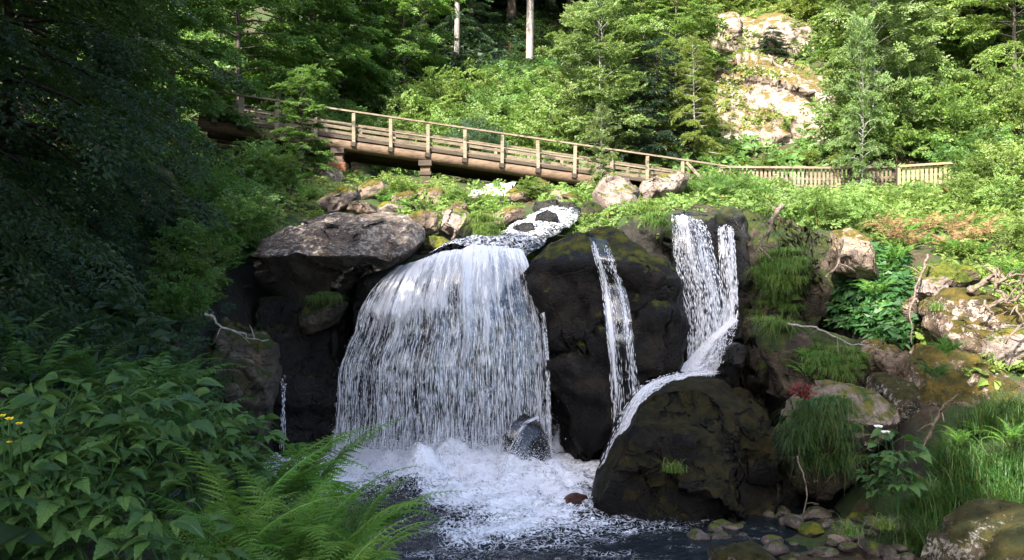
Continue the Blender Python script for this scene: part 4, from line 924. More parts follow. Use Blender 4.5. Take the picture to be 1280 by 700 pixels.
def bush_proto(name, h, rad, n, slen, spr, leafm, barkm, seed=0, up=.9, stems=7, jit=.85):
    """many-stemmed shrub: sprays leaving arching stems"""
    rg = np.random.default_rng(seed); root = empty(name, (0, 0, -500)); mb = MB(); pos = []; dr = []
    for k in range(stems):
        a = k * 2.4 + rg.uniform(-.4, .4); r = rad * rg.uniform(.25, .8); hh = h * rg.uniform(.6, 1.0) * (1 - .25 * (r / rad) ** 2); s = np.linspace(0, 1, 7)[:, None]
        pl = np.concatenate([np.array([cos(a), sin(a)]) * r * s ** 1.4, hh * s ** .9 - .15], 1); mb.tube(pl, np.linspace(.035 * h / 3 + .008, .006, 7), 4, cap=False)
        for j in range(n // stems):
            f = rg.uniform(.12, 1.) ** .8; i = min(5, int(f * 6)); q = pl[i] + (pl[i + 1] - pl[i]) * (f * 6 - i); b = rg.uniform(0, 6.28)
            rr = rad * .45 * rg.uniform(0, 1) * (1.2 - f * .8); q = q + np.array([cos(b) * rr, sin(b) * rr, rg.normal(0, .08 * h)]); q[2] = max(q[2], .05)
            pos.append(q); dr.append((cos(b), sin(b), rg.uniform(-.25, up)))
    mb.build('stem', barkm, root, smooth=True); pos = np.array(pos); dr = np.array(dr); cm = MB()
    kk = rg.integers(0, len(spr), len(pos)); R = frames(dr, np.array([0, 0, 1.]) + rg.normal(0, jit, (len(pos), 3))); sz = slen * rg.uniform(.6, 1.25, len(pos))
    for k in range(len(spr)):
        m = kk == k; cm.add(*put(spr[k][0], spr[k][1], pos[m], R[m], sz[m]))
    cm.build('foliage', leafm, root); return root

PROTO = []      # prototypes: the first placement moves them, later ones copy them
_used = set()
def place(proto, x, y, rz, sc, label, cat, group=None, dz=0., tilt=(0, 0)):
    loc = (x, y, H(x, y) + dz)
    if proto.name in _used:
        o = copy_thing(proto, loc, rz, sc, tilt=tilt)
        if 'group' in o: del o['group']
    else:
        _used.add(proto.name); o = proto; o.location = loc; o.rotation_euler = (tilt[0], tilt[1], rz); o.scale = (sc, sc, sc) if np.isscalar(sc) else sc
    return tag(o, label, cat, group)
def place_px(proto, px, Y, rz, sc, label, cat, group=None, **kw): return place(proto, (px - 640) / F * Y, Y, rz, sc, label, cat, group, **kw)

U = rng.uniform
# ---- prototypes
bush_l = [bush_proto('shrub', 2.6, 1.5, 150, .75, SPR, M['leaf_light'], M['bark'], seed=1 + k) for k in range(2)]
bush_m = [bush_proto('shrub', 2.6, 1.5, 150, .75, SPR, M['leaf_mid'], M['bark'], seed=5 + k) for k in range(2)]
bush_y = [bush_proto('shrub', 2.4, 1.5, 140, .75, SPR, M['leaf_yellow'], M['bark'], seed=9 + k) for k in range(2)]
bush_b = [bush_proto('willow_shrub', 3.0, 1.5, 150, .8, SPR_S, M['leaf_blue'], M['bark'], seed=13 + k) for k in range(1)]
beech = [tree_proto('beech_tree', 9, .12, 2.6, 46, 12, 'round', (.1, .8), 1.0, SPR_F, M['leaf_light'], M['bark'], seed=20 + k, tr=.11) for k in range(2)]
beech_m = [tree_proto('beech_tree', 11, .15, 3.2, 56, 13, 'round', (.05, .8), 1.1, SPR_F, M['leaf_fresh'], M['bark'], seed=24 + k, tr=.14) for k in range(2)]
birch = [tree_proto('birch_tree', 8, .03, 2.2, 64, 19, 'ball', (.3, 1.15), .6, SPR, M['leaf_birch'], M['bark_birch'], seed=28 + k, tr=.032, droop=.3, jit=.9) for k in range(2)]
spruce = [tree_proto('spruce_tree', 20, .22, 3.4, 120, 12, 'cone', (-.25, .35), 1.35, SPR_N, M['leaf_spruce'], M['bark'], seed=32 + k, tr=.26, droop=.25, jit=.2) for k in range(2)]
fir_y = [tree_proto('young_fir_tree', 5, .04, 1.7, 70, 9, 'cone', (-.1, .4), .8, SPR_N, M['leaf_spruce'], M['bark'], seed=36, tr=.08, droop=.2, jit=.2)]
larch = [tree_proto('larch_tree', 7, .10, 2.2, 60, 9, 'cone', (.0, .5), .9, SPR_N, M['leaf_yellow'], M['bark_pale'], seed=38, tr=.08, droop=.15, jit=.25)]
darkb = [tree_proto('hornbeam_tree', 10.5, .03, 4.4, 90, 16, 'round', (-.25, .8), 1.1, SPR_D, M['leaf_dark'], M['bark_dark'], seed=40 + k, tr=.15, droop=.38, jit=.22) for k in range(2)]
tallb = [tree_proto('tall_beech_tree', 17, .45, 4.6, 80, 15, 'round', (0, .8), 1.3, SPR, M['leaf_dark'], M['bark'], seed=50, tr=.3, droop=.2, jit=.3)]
maple = [tree_proto('sycamore_tree', 12, .05, 3.6, 64, 18, 'ball', (-.1, 1.0), 1.1, SPR, M['leaf_mid'], M['bark'], seed=45 + k, tr=.13, droop=.25, jit=.3) for k in range(2)]

# ---- the hillside behind the bridge: shrubs, front row to back
def rowfill(pool_, rows, label, cat, group, sc=(.9, 1.3)):
    for k, (px, Y) in enumerate(rows): place_px(pool_[k % len(pool_)], px + U(-5, 5), Y + U(-.5, .5), U(0, 6.28), U(*sc), label, cat, group)
rowfill(bush_l, [(498, 44), (524, 45.5), (548, 44), (575, 46), (600, 44), (624, 47), (648, 45), (672, 47), (690, 44), (655, 50), (625, 52), (590, 51), (560, 50), (530, 50), (700, 50), (725, 52)],
        'light green shrub in the bank of shrubs behind the middle of the footbridge', 'shrub', 'shrubs behind the footbridge')
rowfill(bush_m, [(470, 45), (446, 44), (425, 46), (405, 44), (480, 49), (455, 50), (430, 51), (610, 48), (640, 55), (680, 55), (600, 56)],
        'mid green shrub in the bank of shrubs behind the left half of the footbridge', 'shrub', 'shrubs behind the footbridge left half')
rowfill(bush_b, [(610, 43), (585, 43), (715, 46)], 'grey green willow shrub low behind the footbridge rail', 'shrub', 'willow shrubs behind the footbridge', (.8, 1.0))
rowfill(bush_y, [(810, 55), (840, 57), (870, 60), (905, 61), (940, 62), (975, 63), (1010, 62), (850, 62), (890, 66), (930, 68), (980, 70), (1030, 68), (820, 64), (790, 60), (1040, 60), (1070, 64), (880, 56), (1000, 57)],
        'yellow green shrub in bright sun on the slope above the pale outcrop', 'shrub', 'shrubs above the outcrop', (1.0, 1.5))
rowfill(bush_y, [(905, 43.5), (928, 43), (955, 43), (985, 42.5), (1010, 42.5), (1040, 42.5), (915, 46), (890, 44.5), (870, 43.5)],
        'low yellow green shrub at the foot of the sunlit outcrop behind the fence', 'shrub', 'shrubs at the foot of the outcrop', (.25, .42))
rowfill(bush_l, [(1075, 42.5), (1100, 44), (1125, 42), (1150, 45), (1175, 42), (1200, 44), (1225, 41), (1250, 43), (1275, 40), (1110, 48), (1140, 50), (1180, 50), (1220, 48), (1260, 48), (1160, 54), (1200, 56), (1240, 54), (1275, 55)],
        'light green shrub in the thicket behind the yellowed fence', 'shrub', 'shrubs behind the yellowed fence', (.9, 1.35))
rowfill(bush_m, [(1215, 37), (1240, 36), (1265, 35), (1285, 37), (1190, 39.8), (1230, 40)], 'mid green shrub at the right end of the yellowed fence', 'shrub', 'shrubs at the fence end', (.6, .9))
place_px(birch[0], 752, 42.5, .4, (1.3, 1.3, 1.02), 'airy pale birch tree standing behind the middle of the footbridge', 'tree')
place_px(birch[1], 722, 44.5, 2.4, .95, 'smaller pale birch tree left of the airy birch behind the footbridge', 'tree')
place_px(birch[0], 1078, 38.2, 1.9, (.55, .55, .9), 'slim birch tree growing in front of the fence', 'tree')
place_px(birch[1], 1092, 43, 3.3, (1.45, 1.45, 1.35), 'bigger birch tree at the right edge of the sunlit outcrop', 'tree')
place_px(birch[0], 1125, 45, 5.0, (1.3, 1.3, 1.1), 'birch tree in the thicket right of the bigger birch', 'tree')
place_px(fir_y[0], 818, 43.6, 0, (1.1, 1.1, 1.2), 'dark green fir tree in the gap between the pale birch and the outcrop', 'tree')
place_px(fir_y[0], 966, 53.6, 1, (.6, .6, .5), 'tiny fir tree on top of the sunlit outcrop', 'tree')
place_px(fir_y[0], 1240, 50, 2, 1.6, 'dark fir tree in the upper right corner', 'tree')
place_px(larch[0], 868, 43.2, 0, (.7, .7, .9), 'yellow green larch tree left of the sunlit outcrop', 'tree')
place_px(beech[1], 850, 46, 2, .62, 'small beech tree just left of and behind the larch beside the outcrop', 'tree')
place_px(beech[0], 845, 50, 1, .95, 'sunlit beech tree above the dark fir', 'tree')
place_px(beech[1], 805, 52, 2, 1.0, 'sunlit beech tree above the pale birch trees', 'tree')
place_px(beech[0], 775, 55, 4, .95, 'beech tree high up beside a bare trunk at top centre', 'tree')
place_px(beech[1], 1090, 52, .5, 1.1, 'sunlit beech tree behind the birches at the upper right', 'tree')
place_px(beech[0], 1150, 50, 2.5, 1.05, 'tall sunlit beech tree in the middle of the upper right thicket', 'tree')
place_px(beech[1], 1215, 49, 4.5, 1.1, 'broad beech tree below the dark fir of the upper right corner', 'tree')
place_px(beech[0], 1268, 46, 3.5, 1.1, 'beech tree cut by the right edge of the picture', 'tree')
place_px(beech_m[0], 505, 52, 1, .95, 'leafy beech tree at the top left of the shrub bank', 'tree')
place_px(beech_m[1], 470, 54, 3, 1.1, 'tall beech tree with bright leaves at top left behind the footbridge', 'tree')
place_px(beech_m[0], 430, 50, 4, 1.0, 'beech tree directly behind the left half of the footbridge', 'tree')
place_px(beech_m[1], 390, 48, 0, 1.1, 'beech tree farthest left behind the footbridge', 'tree')
place_px(beech_m[0], 350, 46, 2, 1.15, 'beech tree behind the left end of the footbridge', 'tree')
# ---- the shaded wood at the top
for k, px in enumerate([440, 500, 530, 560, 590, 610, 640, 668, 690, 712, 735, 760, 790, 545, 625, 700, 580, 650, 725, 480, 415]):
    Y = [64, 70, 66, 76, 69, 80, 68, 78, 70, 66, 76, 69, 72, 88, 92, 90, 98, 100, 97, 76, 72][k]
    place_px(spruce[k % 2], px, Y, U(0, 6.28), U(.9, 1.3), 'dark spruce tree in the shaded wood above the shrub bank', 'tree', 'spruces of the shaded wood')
for k, (px, Y) in enumerate([(830, 84), (880, 86), (930, 88), (990, 86), (1050, 80), (1100, 76), (1150, 74), (1200, 72), (1250, 68), (1290, 62)]):
    place_px(beech_m[k % 2], px, Y, U(0, 6.28), U(1.0, 1.3), 'green beech tree on the skyline of the right hillside', 'tree', 'beeches of the right skyline')
def bare_trunk(px, Y, y0, y1, r, label):
    a = P(px, y1, Y); z0 = H(a[0], Y); top = CZ + (350 - y0) / F * Y
    root = tag(empty('spruce_tree', (a[0], Y, z0)), label, 'tree'); mb = MB()
    zz_ = np.linspace(0, top - z0 + 8, 10); mb.tube(np.stack([zz_ * .01, zz_ * 0, zz_], -1), r * (1 - .02 * zz_), 9); mb.build('trunk', M['bark_pale'], root, smooth=True)
    return root, top - z0 + 8
for px, Y, y0, y1, r, lab in ((571, 61, 55, 100, .2, 'shorter pale bare trunk with a bluish crown above the shrub bank'), (662, 60, 0, 78, .27, 'tallest pale bare trunk at the top centre above the shrub bank'), (771, 62, 0, 30, .22, 'pale bare trunk at the top right of centre')):
    root, top = bare_trunk(px, Y, y0, y1, r, lab)
    cm = MB(); rg = np.random.default_rng(int(px)); n = 160
    zlo = (CZ + (350 - (58 if px == 571 else 8)) / F * Y) - root.location[2]
    zc = rg.uniform(zlo if px == 571 else zlo + 1, top + 1.5, n); a = rg.uniform(0, 6.28, n); r_ = rg.uniform(.1, 2.2, n)
    pos = np.stack([np.cos(a) * r_, np.sin(a) * r_, zc], -1); dr = np.stack([np.cos(a), np.sin(a), rg.uniform(-.5, .3, n)], -1)
    for k in range(4):
        s = SPR_N[k]; m = np.arange(n) % 4 == k; cm.add(*put(s[0], s[1], pos[m], frames(dr[m], np.tile([0, 0, 1.], (m.sum(), 1))), 1.2))
    cm.build('crown', M['leaf_blue'] if px == 571 else M['leaf_spruce'], root)

# ---- dark trees on the left
LT = [(-9.5, 12.5, 1.0, 'nearest dark hornbeam tree filling the left edge of the picture'), (-10.8, 17.5, 1.0, 'dark hornbeam tree right behind the nearest one on the left'), (-11.9, 21.0, .95, 'dark hornbeam tree above the hollow left of the pale slab'),
      (-15.2, 24, 1.25, 'tall dark hornbeam tree deep in the shade at the upper left'), (-16.5, 30, 1.1, 'dark hornbeam tree beside the left end of the footbridge'), (-14.5, 15, 1.2, 'dark hornbeam tree behind the left edge trees')]
for k, (x, y, s, lab) in enumerate(LT): place(darkb[k % 2], x, y, U(0, 6.28), s, lab, 'tree')
place(maple[0], -13.4, 29.5, 1.2, .8, 'sycamore tree half hidden by the dark hornbeams left of the footbridge', 'tree')
place_px(maple[1], 378, 30.5, 2.0, .30, 'smaller sycamore tree with branches in front of the footbridge rail', 'tree')
place(maple[1], -13, 34.0, 3.0, .95, 'sycamore tree at the very left end of the footbridge', 'tree')
place(maple[0], -12.5, 40.5, 4.1, 1.15, 'bright sycamore tree beyond the left end of the footbridge', 'tree')
for k, (px, Y, s) in enumerate([(285, 25, .62), (315, 25.5, .6), (345, 27, .55), (268, 23, .62), (300, 23.5, .6), (335, 29, .5)]):
    place_px(bush_m[k % 2], px, Y, U(0, 6.28), s, 'green shrub on the bank between the pale slab and the footbridge end', 'shrub', 'shrubs at the left bridge end')
for k, (px, Y, s) in enumerate([(262, 19.6, .62), (288, 20.6, .62), (238, 18.2, .6), (306, 21.6, .6), (225, 16.6, .5), (275, 22.0, .7)]):
    place_px(bush_m[k % 2], px, Y, U(0, 6.28), s, 'shaded shrub at the brink of the hollow left of the pale slab', 'shrub', 'shrubs at the hollow')
# trees of the near left bank, beyond the picture's edge: they shade the lower valley
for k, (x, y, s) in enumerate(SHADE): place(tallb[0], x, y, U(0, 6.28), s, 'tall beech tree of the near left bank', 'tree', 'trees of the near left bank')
# ================================================================== ferns
def frond_data(name, seed, npairs=20, detail=True, arch=1.0, mat=None, wid=.20):
    """one unit-long fern frond arching outward along +x"""
    rg = np.random.default_rng(seed); mb = MB(); s = np.linspace(0, 1, 16)
    ang = radians(68) - arch * radians(80) * s ** 1.3; dx = np.cos(ang); dz = np.sin(ang); x = np.concatenate([[0], np.cumsum((dx[1:] + dx[:-1]) / 2)]) / 15; z = np.concatenate([[0], np.cumsum((dz[1:] + dz[:-1]) / 2)]) / 15
    y = .04 * np.sin(s * 3 + seed) * s; C = np.stack([x, y, z], -1)
    mb.tube(C, np.linspace(.006, .0015, 16), 3, cap=False)
    for k in range(npairs):
        t_ = .14 + .85 * (k / (npairs - 1)); i = min(14, int(t_ * 15)); fr = t_ * 15 - i; p = C[i] * (1 - fr) + C[i + 1] * fr; tg = nrm(C[i + 1] - C[i])
        nrm_up = nrm(np.cross(tg, [0, 1, 0])) * -1; nrm_up = nrm_up if nrm_up[2] > 0 else -nrm_up
        w = wid * min(1, ((t_ - .06) / .22)) ** .8 * (1 - (max(0, t_ - .25) / .76) ** 1.25) + .008
        for sg in (1, -1):
            d = nrm(np.array([0, sg, 0]) * 1.0 + tg * rg.uniform(.35, .55) + nrm_up * rg.uniform(-.22, .02)); L = w * rg.uniform(.9, 1.08)
            R = frames(d[None], nrm_up[None] + rg.normal(0, .12, (1, 3)))
            if detail:
                m = 7; q = (np.arange(m) + .6) / m; pw = .30 * (1 - q * .85) * .55
                V, T = leafq(1., .42, .05, -.1)
                for s2 in (1, -1):
                    pos = np.stack([q * L, 0 * q, -.10 * L * q * q], -1); dd = np.stack([.55 + 0 * q, s2 * np.ones(m), -.1 + 0 * q], -1)
                    Vv, Tt = put(V, T, pos, frames(dd, np.tile([0, 0, 1.], (m, 1))), (pw * L + .004))
                    mb.add(Vv @ R[0].T + p, Tt)
                Vv, Tt = leafq(L, .10, .02, -.10); mb.add(Vv @ R[0].T + p, Tt)
            else:
                Vv, Tt = leafq(L, .26, .05, -.18); mb.add(Vv @ R[0].T + p, Tt)
    me = mb.data(name); me.materials.append(mat); return me
fr_hi = [frond_data('frond', 300 + k, 24, True, a, M['fern'], .19) for k, a in enumerate((.85, 1.05, 1.25, 1.0))]
fr_lo = [frond_data('frond', 310 + k, 18, False, a, M['fern_deep'], .18) for k, a in enumerate((.95, 1.2, 1.1))]
fr_md = [frond_data('frond', 320 + k, 18, False, a, M['fern'], .18) for k, a in enumerate((.95, 1.2, 1.1))]
def fern(loc, size, nf, meshes, label, group=None, seed=0, face=None, spread=pi, name='fern'):
    rg = np.random.default_rng(seed + 900); root = tag(empty(name, loc), label, 'fern', group)
    for k in range(nf):
        o = bpy.data.objects.new('frond', meshes[k % len(meshes)]); COL.objects.link(o); o.parent = root
        az = (k * 2.39996 if face is None else face + rg.uniform(-spread, spread)); s = size * rg.uniform(.7, 1.12)
        o.rotation_euler = (rg.normal(0, .12), rg.normal(-.05, .16), az); o.scale = (s, s * rg.uniform(.85, 1.15), s); o.location = (rg.normal(0, .03), rg.normal(0, .03), 0)
    return root
def fern_px(px, py, Y, size, nf, meshes, label, group=None, seed=0, **kw):
    p = P(px, py, Y); return fern(p, size, nf, meshes, label, group, seed, **kw)
def ground_px(px, Y, dz=0): x = (px - 640) / F * Y; return np.array([x, Y, H(x, Y) + dz])
# the foreground clump: base positions at the edge of the near bank
FG = [(300, 720, 4.7, .95, 11, 'fern with long fronds in the bottom foreground, left one of the bright clump'), (365, 735, 4.5, .9, 12, 'bright fern at the bottom centre left in front of the pool'), (425, 750, 4.6, .85, 11, 'bright fern reaching over the pool foam at the bottom'),
      (330, 660, 5.4, 1.0, 10, 'fern with upright fronds standing against the dark hollow'), (385, 650, 5.7, .95, 10, 'fern whose tall frond tips stand before the left edge of the main waterfall'), (265, 760, 4.2, .8, 9, 'fern low at the bottom edge right of the broad leaved herbs'),
      (440, 700, 5.4, .8, 9, 'fern at the right end of the bright foreground clump'), (390, 800, 3.9, .75, 9, 'fern cut by the bottom edge below the bright clump')]
for k, (px, py, Y, s, nf, lab) in enumerate(FG): fern_px(px, py, Y, s, nf, fr_hi, lab, seed=k)
LF = [(40, 505, 8.2, 1.0, 'dark green fern at the left edge in the shade'), (110, 500, 8.8, 1.0, 'dark green fern second from the left edge in the shade'), (180, 515, 8.6, .95, 'dark green fern behind the broad leaved herbs, left of the hollow'), (225, 500, 9.4, .9, 'dark green fern at the brink of the hollow'),
      (70, 560, 7.0, .9, 'fern with wide fronds left above the broad leaved herbs'), (150, 560, 7.2, .9, 'fern in the middle of the left bank above the herbs'), (10, 460, 9.8, 1.0, 'high fern at the far left beneath the dark hornbeam'), (235, 560, 7.6, .8, 'fern just behind the topmost broad leaved herb')]
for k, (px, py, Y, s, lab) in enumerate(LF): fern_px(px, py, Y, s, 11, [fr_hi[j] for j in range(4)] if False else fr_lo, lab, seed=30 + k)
MF = [(450, 228, 31, .9), (470, 236, 29, 1.0), (495, 232, 30, 1.0), (520, 236, 29, .9), (545, 240, 28.5, 1.1), (560, 246, 27.5, 1.1), (578, 244, 28, 1.1), (480, 245, 27, .9), (425, 222, 33, .9), (665, 244, 31, .8), (365, 245, 27.5, 1.2), (380, 250, 26.8, 1.1), (350, 235, 28, 1.2)]
for k, (px, py, Y, s) in enumerate(MF): fern(ground_px(px, Y, -.05), s * .8, 12, fr_md, 'bright green fern on the slope below the footbridge', 'ferns below the footbridge', 60 + k)
RF = [(1168, 476, 14.0, .62, 'fern spreading in a star beside the mossy slope on the right bank'), (1182, 446, 14.6, .55, 'light green fern just above the star shaped fern'), (1120, 330, 20.5, .9, 'fern right of the bare triangular rock'), (1095, 372, 19, .8, 'fern below the bare triangular rock'), (1228, 548, 13.8, .5, 'pale fern on top of the tall grass bank at the right'), (1262, 556, 13.0, .5, 'pale fern at the right edge above the tall grass'), (1200, 556, 13.8, .45, 'small fern left of the pale ferns above the tall grass'), (1270, 350, 19.5, .8, 'fern at the right edge above the driftwood'), (1010, 470, 16.8, .5, 'light fern on the mossy ledge above the beige boulder')]
for k, (px, py, Y, s, lab) in enumerate(RF): fern_px(px, py, Y, s, 11, fr_md if k else fr_lo, lab, seed=90 + k)
for k, (px, Y) in enumerate([(1110, 26), (1150, 25), (1185, 24), (1220, 25), (1250, 23.5), (1275, 22.5), (1160, 22.5), (1225, 21.5), (1255, 20.5), (1130, 23), (1195, 21.3), (1240, 27.5), (1175, 28)]):
    fern(ground_px(px, Y, -.03), U(.7, 1.0), 9, fr_md, 'fern among dry bracken on the sunny right slope', 'ferns on the right slope', 120 + k)
fr_dry = [frond_data('frond', 330 + k, 14, False, a, M['dry'], .16) for k, a in enumerate((1.3, 1.5, 1.2))]
for k, (px, Y) in enumerate([(1105, 23.6), (1125, 24.2), (1145, 23.6), (1165, 24), (1190, 23), (1205, 23.8), (1225, 23), (1140, 22.2), (1235, 22.3), (1180, 21.8), (1118, 22.6), (1212, 22.2)]):
    fern(ground_px(px, Y, .05), U(.8, 1.15), 13, fr_dry, 'clump of dry tan bracken on the sunny right slope', 'dry bracken on the right slope', 150 + k, name='bracken')

# ================================================================== broad leaved herbs, lower left
def broad_leaf():
    n = 15; s = np.linspace(0, 1, n); w = .27 * np.sin(pi * s ** .72) ** .95 * (1 - .3 * s); w[0] = .01; w[-1] = .0
    ser = 1 + .22 * (np.arange(n) % 2); z = .10 * np.sin(pi * s) - .22 * s ** 2
    V = []; T = []
    for i in range(n): V += [(s[i], 0, z[i]), (s[i] + .02, w[i] * ser[i], z[i] + .10 * w[i] * 2 - .3 * w[i] ** 2), (s[i] + .02, -w[i] * ser[i], z[i] + .10 * w[i] * 2 - .3 * w[i] ** 2)]
    for i in range(n - 1):
        a, b = 3 * i, 3 * (i + 1); T += [[a, b, b + 1], [a, b + 1, a + 1], [a, b + 2, b], [a, a + 2, b + 2]]
    return np.array(V), np.array(T)
BL = broad_leaf()
def herb_data(seed, hgt0=.6, leaf=.135, nst=7, mat=None):
    rg = np.random.default_rng(seed); st = MB(); lf = MB(); pos = []; dr = []; sz = []; up = []
    for k in range(nst):
        a = k * 2.4 + rg.uniform(-.3, .3); h = hgt0 * rg.uniform(.7, 1.1); r = .22 * rg.uniform(.3, 1.2); s = np.linspace(0, 1, 6)[:, None]
        pl = np.concatenate([np.array([cos(a), sin(a)]) * r * s ** 1.5, h * s - .1 * (s == 0)], 1); st.tube(pl, np.linspace(.006, .003, 6), 4, cap=False)
        for j in range(5):
            f = .35 + .65 * j / 4; i = min(4, int(f * 5)); q = pl[i] + (pl[i + 1] - pl[i]) * min(1, f * 5 - i); b = a + j * 2.1 + rg.uniform(-.4, .4)
            e = q + np.array([cos(b), sin(b), .5]) * .09; st.tube(np.stack([q, (q + e) / 2 + [0, 0, .01], e]), .0025, 3, cap=False)
            for c in ((0, .75, -.75) if rg.random() < .8 else (0,)):       # leaflets in threes
                pos.append(e); dr.append((cos(b + c), sin(b + c), rg.uniform(-.35, .15))); sz.append(leaf * rg.uniform(.55, 1.4) * (1 if c == 0 else .85)); up.append((rg.normal(0, .42), rg.normal(0, .42) - .15, 1))
    lf.add(*put(BL[0], BL[1], np.array(pos), frames(np.array(dr), np.array(up)), np.array(sz)))
    return st, lf, np.tile(BL[0][:, :2] , (len(pos), 1))
HP = []
for k in range(4):
    st, lf, uv_ = herb_data(400 + k); r = empty('leafy_herb', (0, 0, -500)); st.build('stem', M['herb'], r); lf.build('foliage', M['herbleaf'], r, smooth=True, uv=uv_); HP.append(r)
def herb(px, py, Y, sc, label, group=None, k=[0]):
    p = P(px, py, Y); pr = HP[k[0] % 4]; k[0] += 1
    if pr.name in _used:
        o = copy_thing(pr, p, U(0, 6.28), sc)
        if 'group' in o: del o['group']
    else: _used.add(pr.name); o = pr; o.location = p; o.rotation_euler = (0, 0, U(0, 6.28)); o.scale = (sc,) * 3
    return tag(o, label, 'plant', group)
for row in [(230, 605, 5.6, 1.05), (175, 610, 5.5, 1.05), (120, 615, 5.3, 1.0), (60, 620, 5.2, 1.0), (10, 610, 5.4, 1.0), (270, 620, 5.2, .9), (205, 640, 4.9, 1.0), (150, 650, 4.8, 1.0), (90, 650, 4.7, 1.0), (30, 655, 4.6, 1.0), (245, 660, 4.7, .9), (300, 640, 5.1, .8), (130, 690, 4.3, 1.), (60, 690, 4.3, 1.), (10, 690, 4.2, 1.)]:
    herb(*row, 'broad leaved green herb in the lower left foreground', 'broad leaved herbs on the near bank')
for row in [(80, 765, 3.75, 1.0), (10, 760, 3.7, .95), (150, 775, 3.7, .8), (225, 800, 3.6, .8)]:
    herb(*row, 'large leaved herb cut by the bottom edge at lower left', 'herbs at the bottom left edge')
herb(1122, 640, 13.0, 1.7, 'leafy round plant with light green leaves left of the tall grass')
herb(1095, 632, 13.4, 1.1, 'smaller leafy plant beneath the beige boulder')
for k, (px, Y, sc_) in enumerate([(596, 27, .24), (572, 26.5, .26), (500, 30, .34), (660, 31, .3)]):
    place_px(bush_l[k % 2], px, Y, U(0, 6.28), (sc_ * 1.4, sc_ * 1.4, sc_), 'low bright green bush beside the upper stream below the footbridge', 'shrub', 'low bushes at the upper stream')

# dark glossy leaves on the right bank (one unbroken mass)
def cover(name, pts, up, spr, size, mat, label, cat, kind='stuff', seed=0, jit=.5, tilt=.5):
    rg = np.random.default_rng(seed); n = len(pts); a = rg.uniform(0, 6.28, n); mb = MB()
    dr = np.stack([np.cos(a), np.sin(a), rg.uniform(-.1, tilt, n)], -1); kk = rg.integers(0, len(spr), n); R = frames(dr, np.array(up) + rg.normal(0, jit, (n, 3))); sz = size * rg.uniform(.6, 1.3, n)
    for k in range(len(spr)):
        m = kk == k
        if m.any(): mb.add(*put(spr[k][0], spr[k][1], pts[m], R[m], sz[m]))
    return tag(mb.build(name, mat), label, cat, kind=kind)
def scatter(n, x0, x1, y0, y1, seed, cond=None, dz=(0, .1), lift=0):
    rg = np.random.default_rng(seed); x = rg.uniform(x0, x1, n); y = rg.uniform(y0, y1, n); z = hgt(x, y) + rg.uniform(*dz, n); px = 640 + x / y * F; py = 350 - (z - CZ) / y * F
    m = (px > -150) & (px < 1430) & (poly_sd(x, y, POOL) > .75)
    if cond is not None: m &= cond(x, y, px, py)
    return np.stack([x, y, z], -1)[m]
BLS = []
for k in range(3):
    rg = np.random.default_rng(500 + k); n = 9; a = np.arange(n) * 2.4; pos = np.stack([np.cos(a) * .25 * np.sqrt(np.arange(n) / n), np.sin(a) * .25 * np.sqrt(np.arange(n) / n), rg.uniform(0, .35, n)], -1)
    V, T = leafq(1, .62, .1, -.22); BLS.append(put(V, T, pos, frames(np.stack([np.cos(a), np.sin(a), rg.uniform(-.3, .25, n)], -1), np.tile([0, 0, 1.], (n, 1)) + rg.normal(0, .25, (n, 3))), rg.uniform(.3, .55, n)))
def in_poly_px(poly):
    q = np.array(poly, float)
    def f(x, y, px, py): return poly_sd(px, py, q) < fbm(np.stack([px * .05, py * .05, px * 0], -1), 2, seed=2) * 14
    return f
_rb = in_poly_px([(980, 330), (1030, 300), (1130, 330), (1140, 395), (1130, 440), (1090, 425), (1030, 415), (985, 390)])
cover('ivy_leaves', scatter(5200, 4.5, 12, 16.5, 22, 1, _rb, (.02, .4)), (0, -.5, 1), BLS, .42, M['herb'], 'mass of dark glossy leaves covering the right bank', 'undergrowth', seed=1)
slope = lambda x, y, px, py: (y > 22.5) | (x > 10.5)
nf_ = lambda seed, thr: (lambda x, y, px, py: fbm(np.stack([x * .5, y * .5, x * 0 + seed], -1), 3, seed=seed) > thr)
def both(a, b): return lambda *q: a(*q) & b(*q)
cover('undergrowth', scatter(5200, -14, 22, 22.5, 41, 2, both(lambda x, y, px, py: ((px < 745) | (px > 860)) & (abs(px - (690 - (y - 25) * 7)) > 22) & ~((y > 33) & (px < 800)), nf_(1, -.12)), (0, .25)), (0, -.3, 1), BLS + SPR, .5, M['leaf_light'], 'low light green undergrowth covering the sunny slopes', 'undergrowth', seed=2, tilt=.9)
cover('undergrowth', scatter(6500, 8, 17, 13.2, 33, 3, both(lambda x, y, px, py: (px > 1080), nf_(2, -.22)), (0, .2)), (0, -.3, 1), BLS + SPR, .42, M['leaf_yellow'], 'low yellow green undergrowth on the right slope below the fence', 'undergrowth', seed=3, tilt=.8)
cover('undergrowth', scatter(9000, -26, 34, 41, 75, 4, both(nf_(3, -.25), lambda x, y, px, py: (y < 58) | (px > 760)), (0, .5)), (0, -.4, 1), BLS + SPR, .95, M['leaf_mid'], 'green undergrowth on the hillside beneath the trees', 'undergrowth', seed=4, tilt=.9)
cover('undergrowth', scatter(5200, -13, -1.2, 3.2, 23, 5, lambda x, y, px, py: (px < 330), (0, .3)), (0, -.2, 1), BLS + SPR_F, .42, M['leaf_dark'], 'dark undergrowth covering the shaded left bank', 'undergrowth', seed=5, tilt=.8)

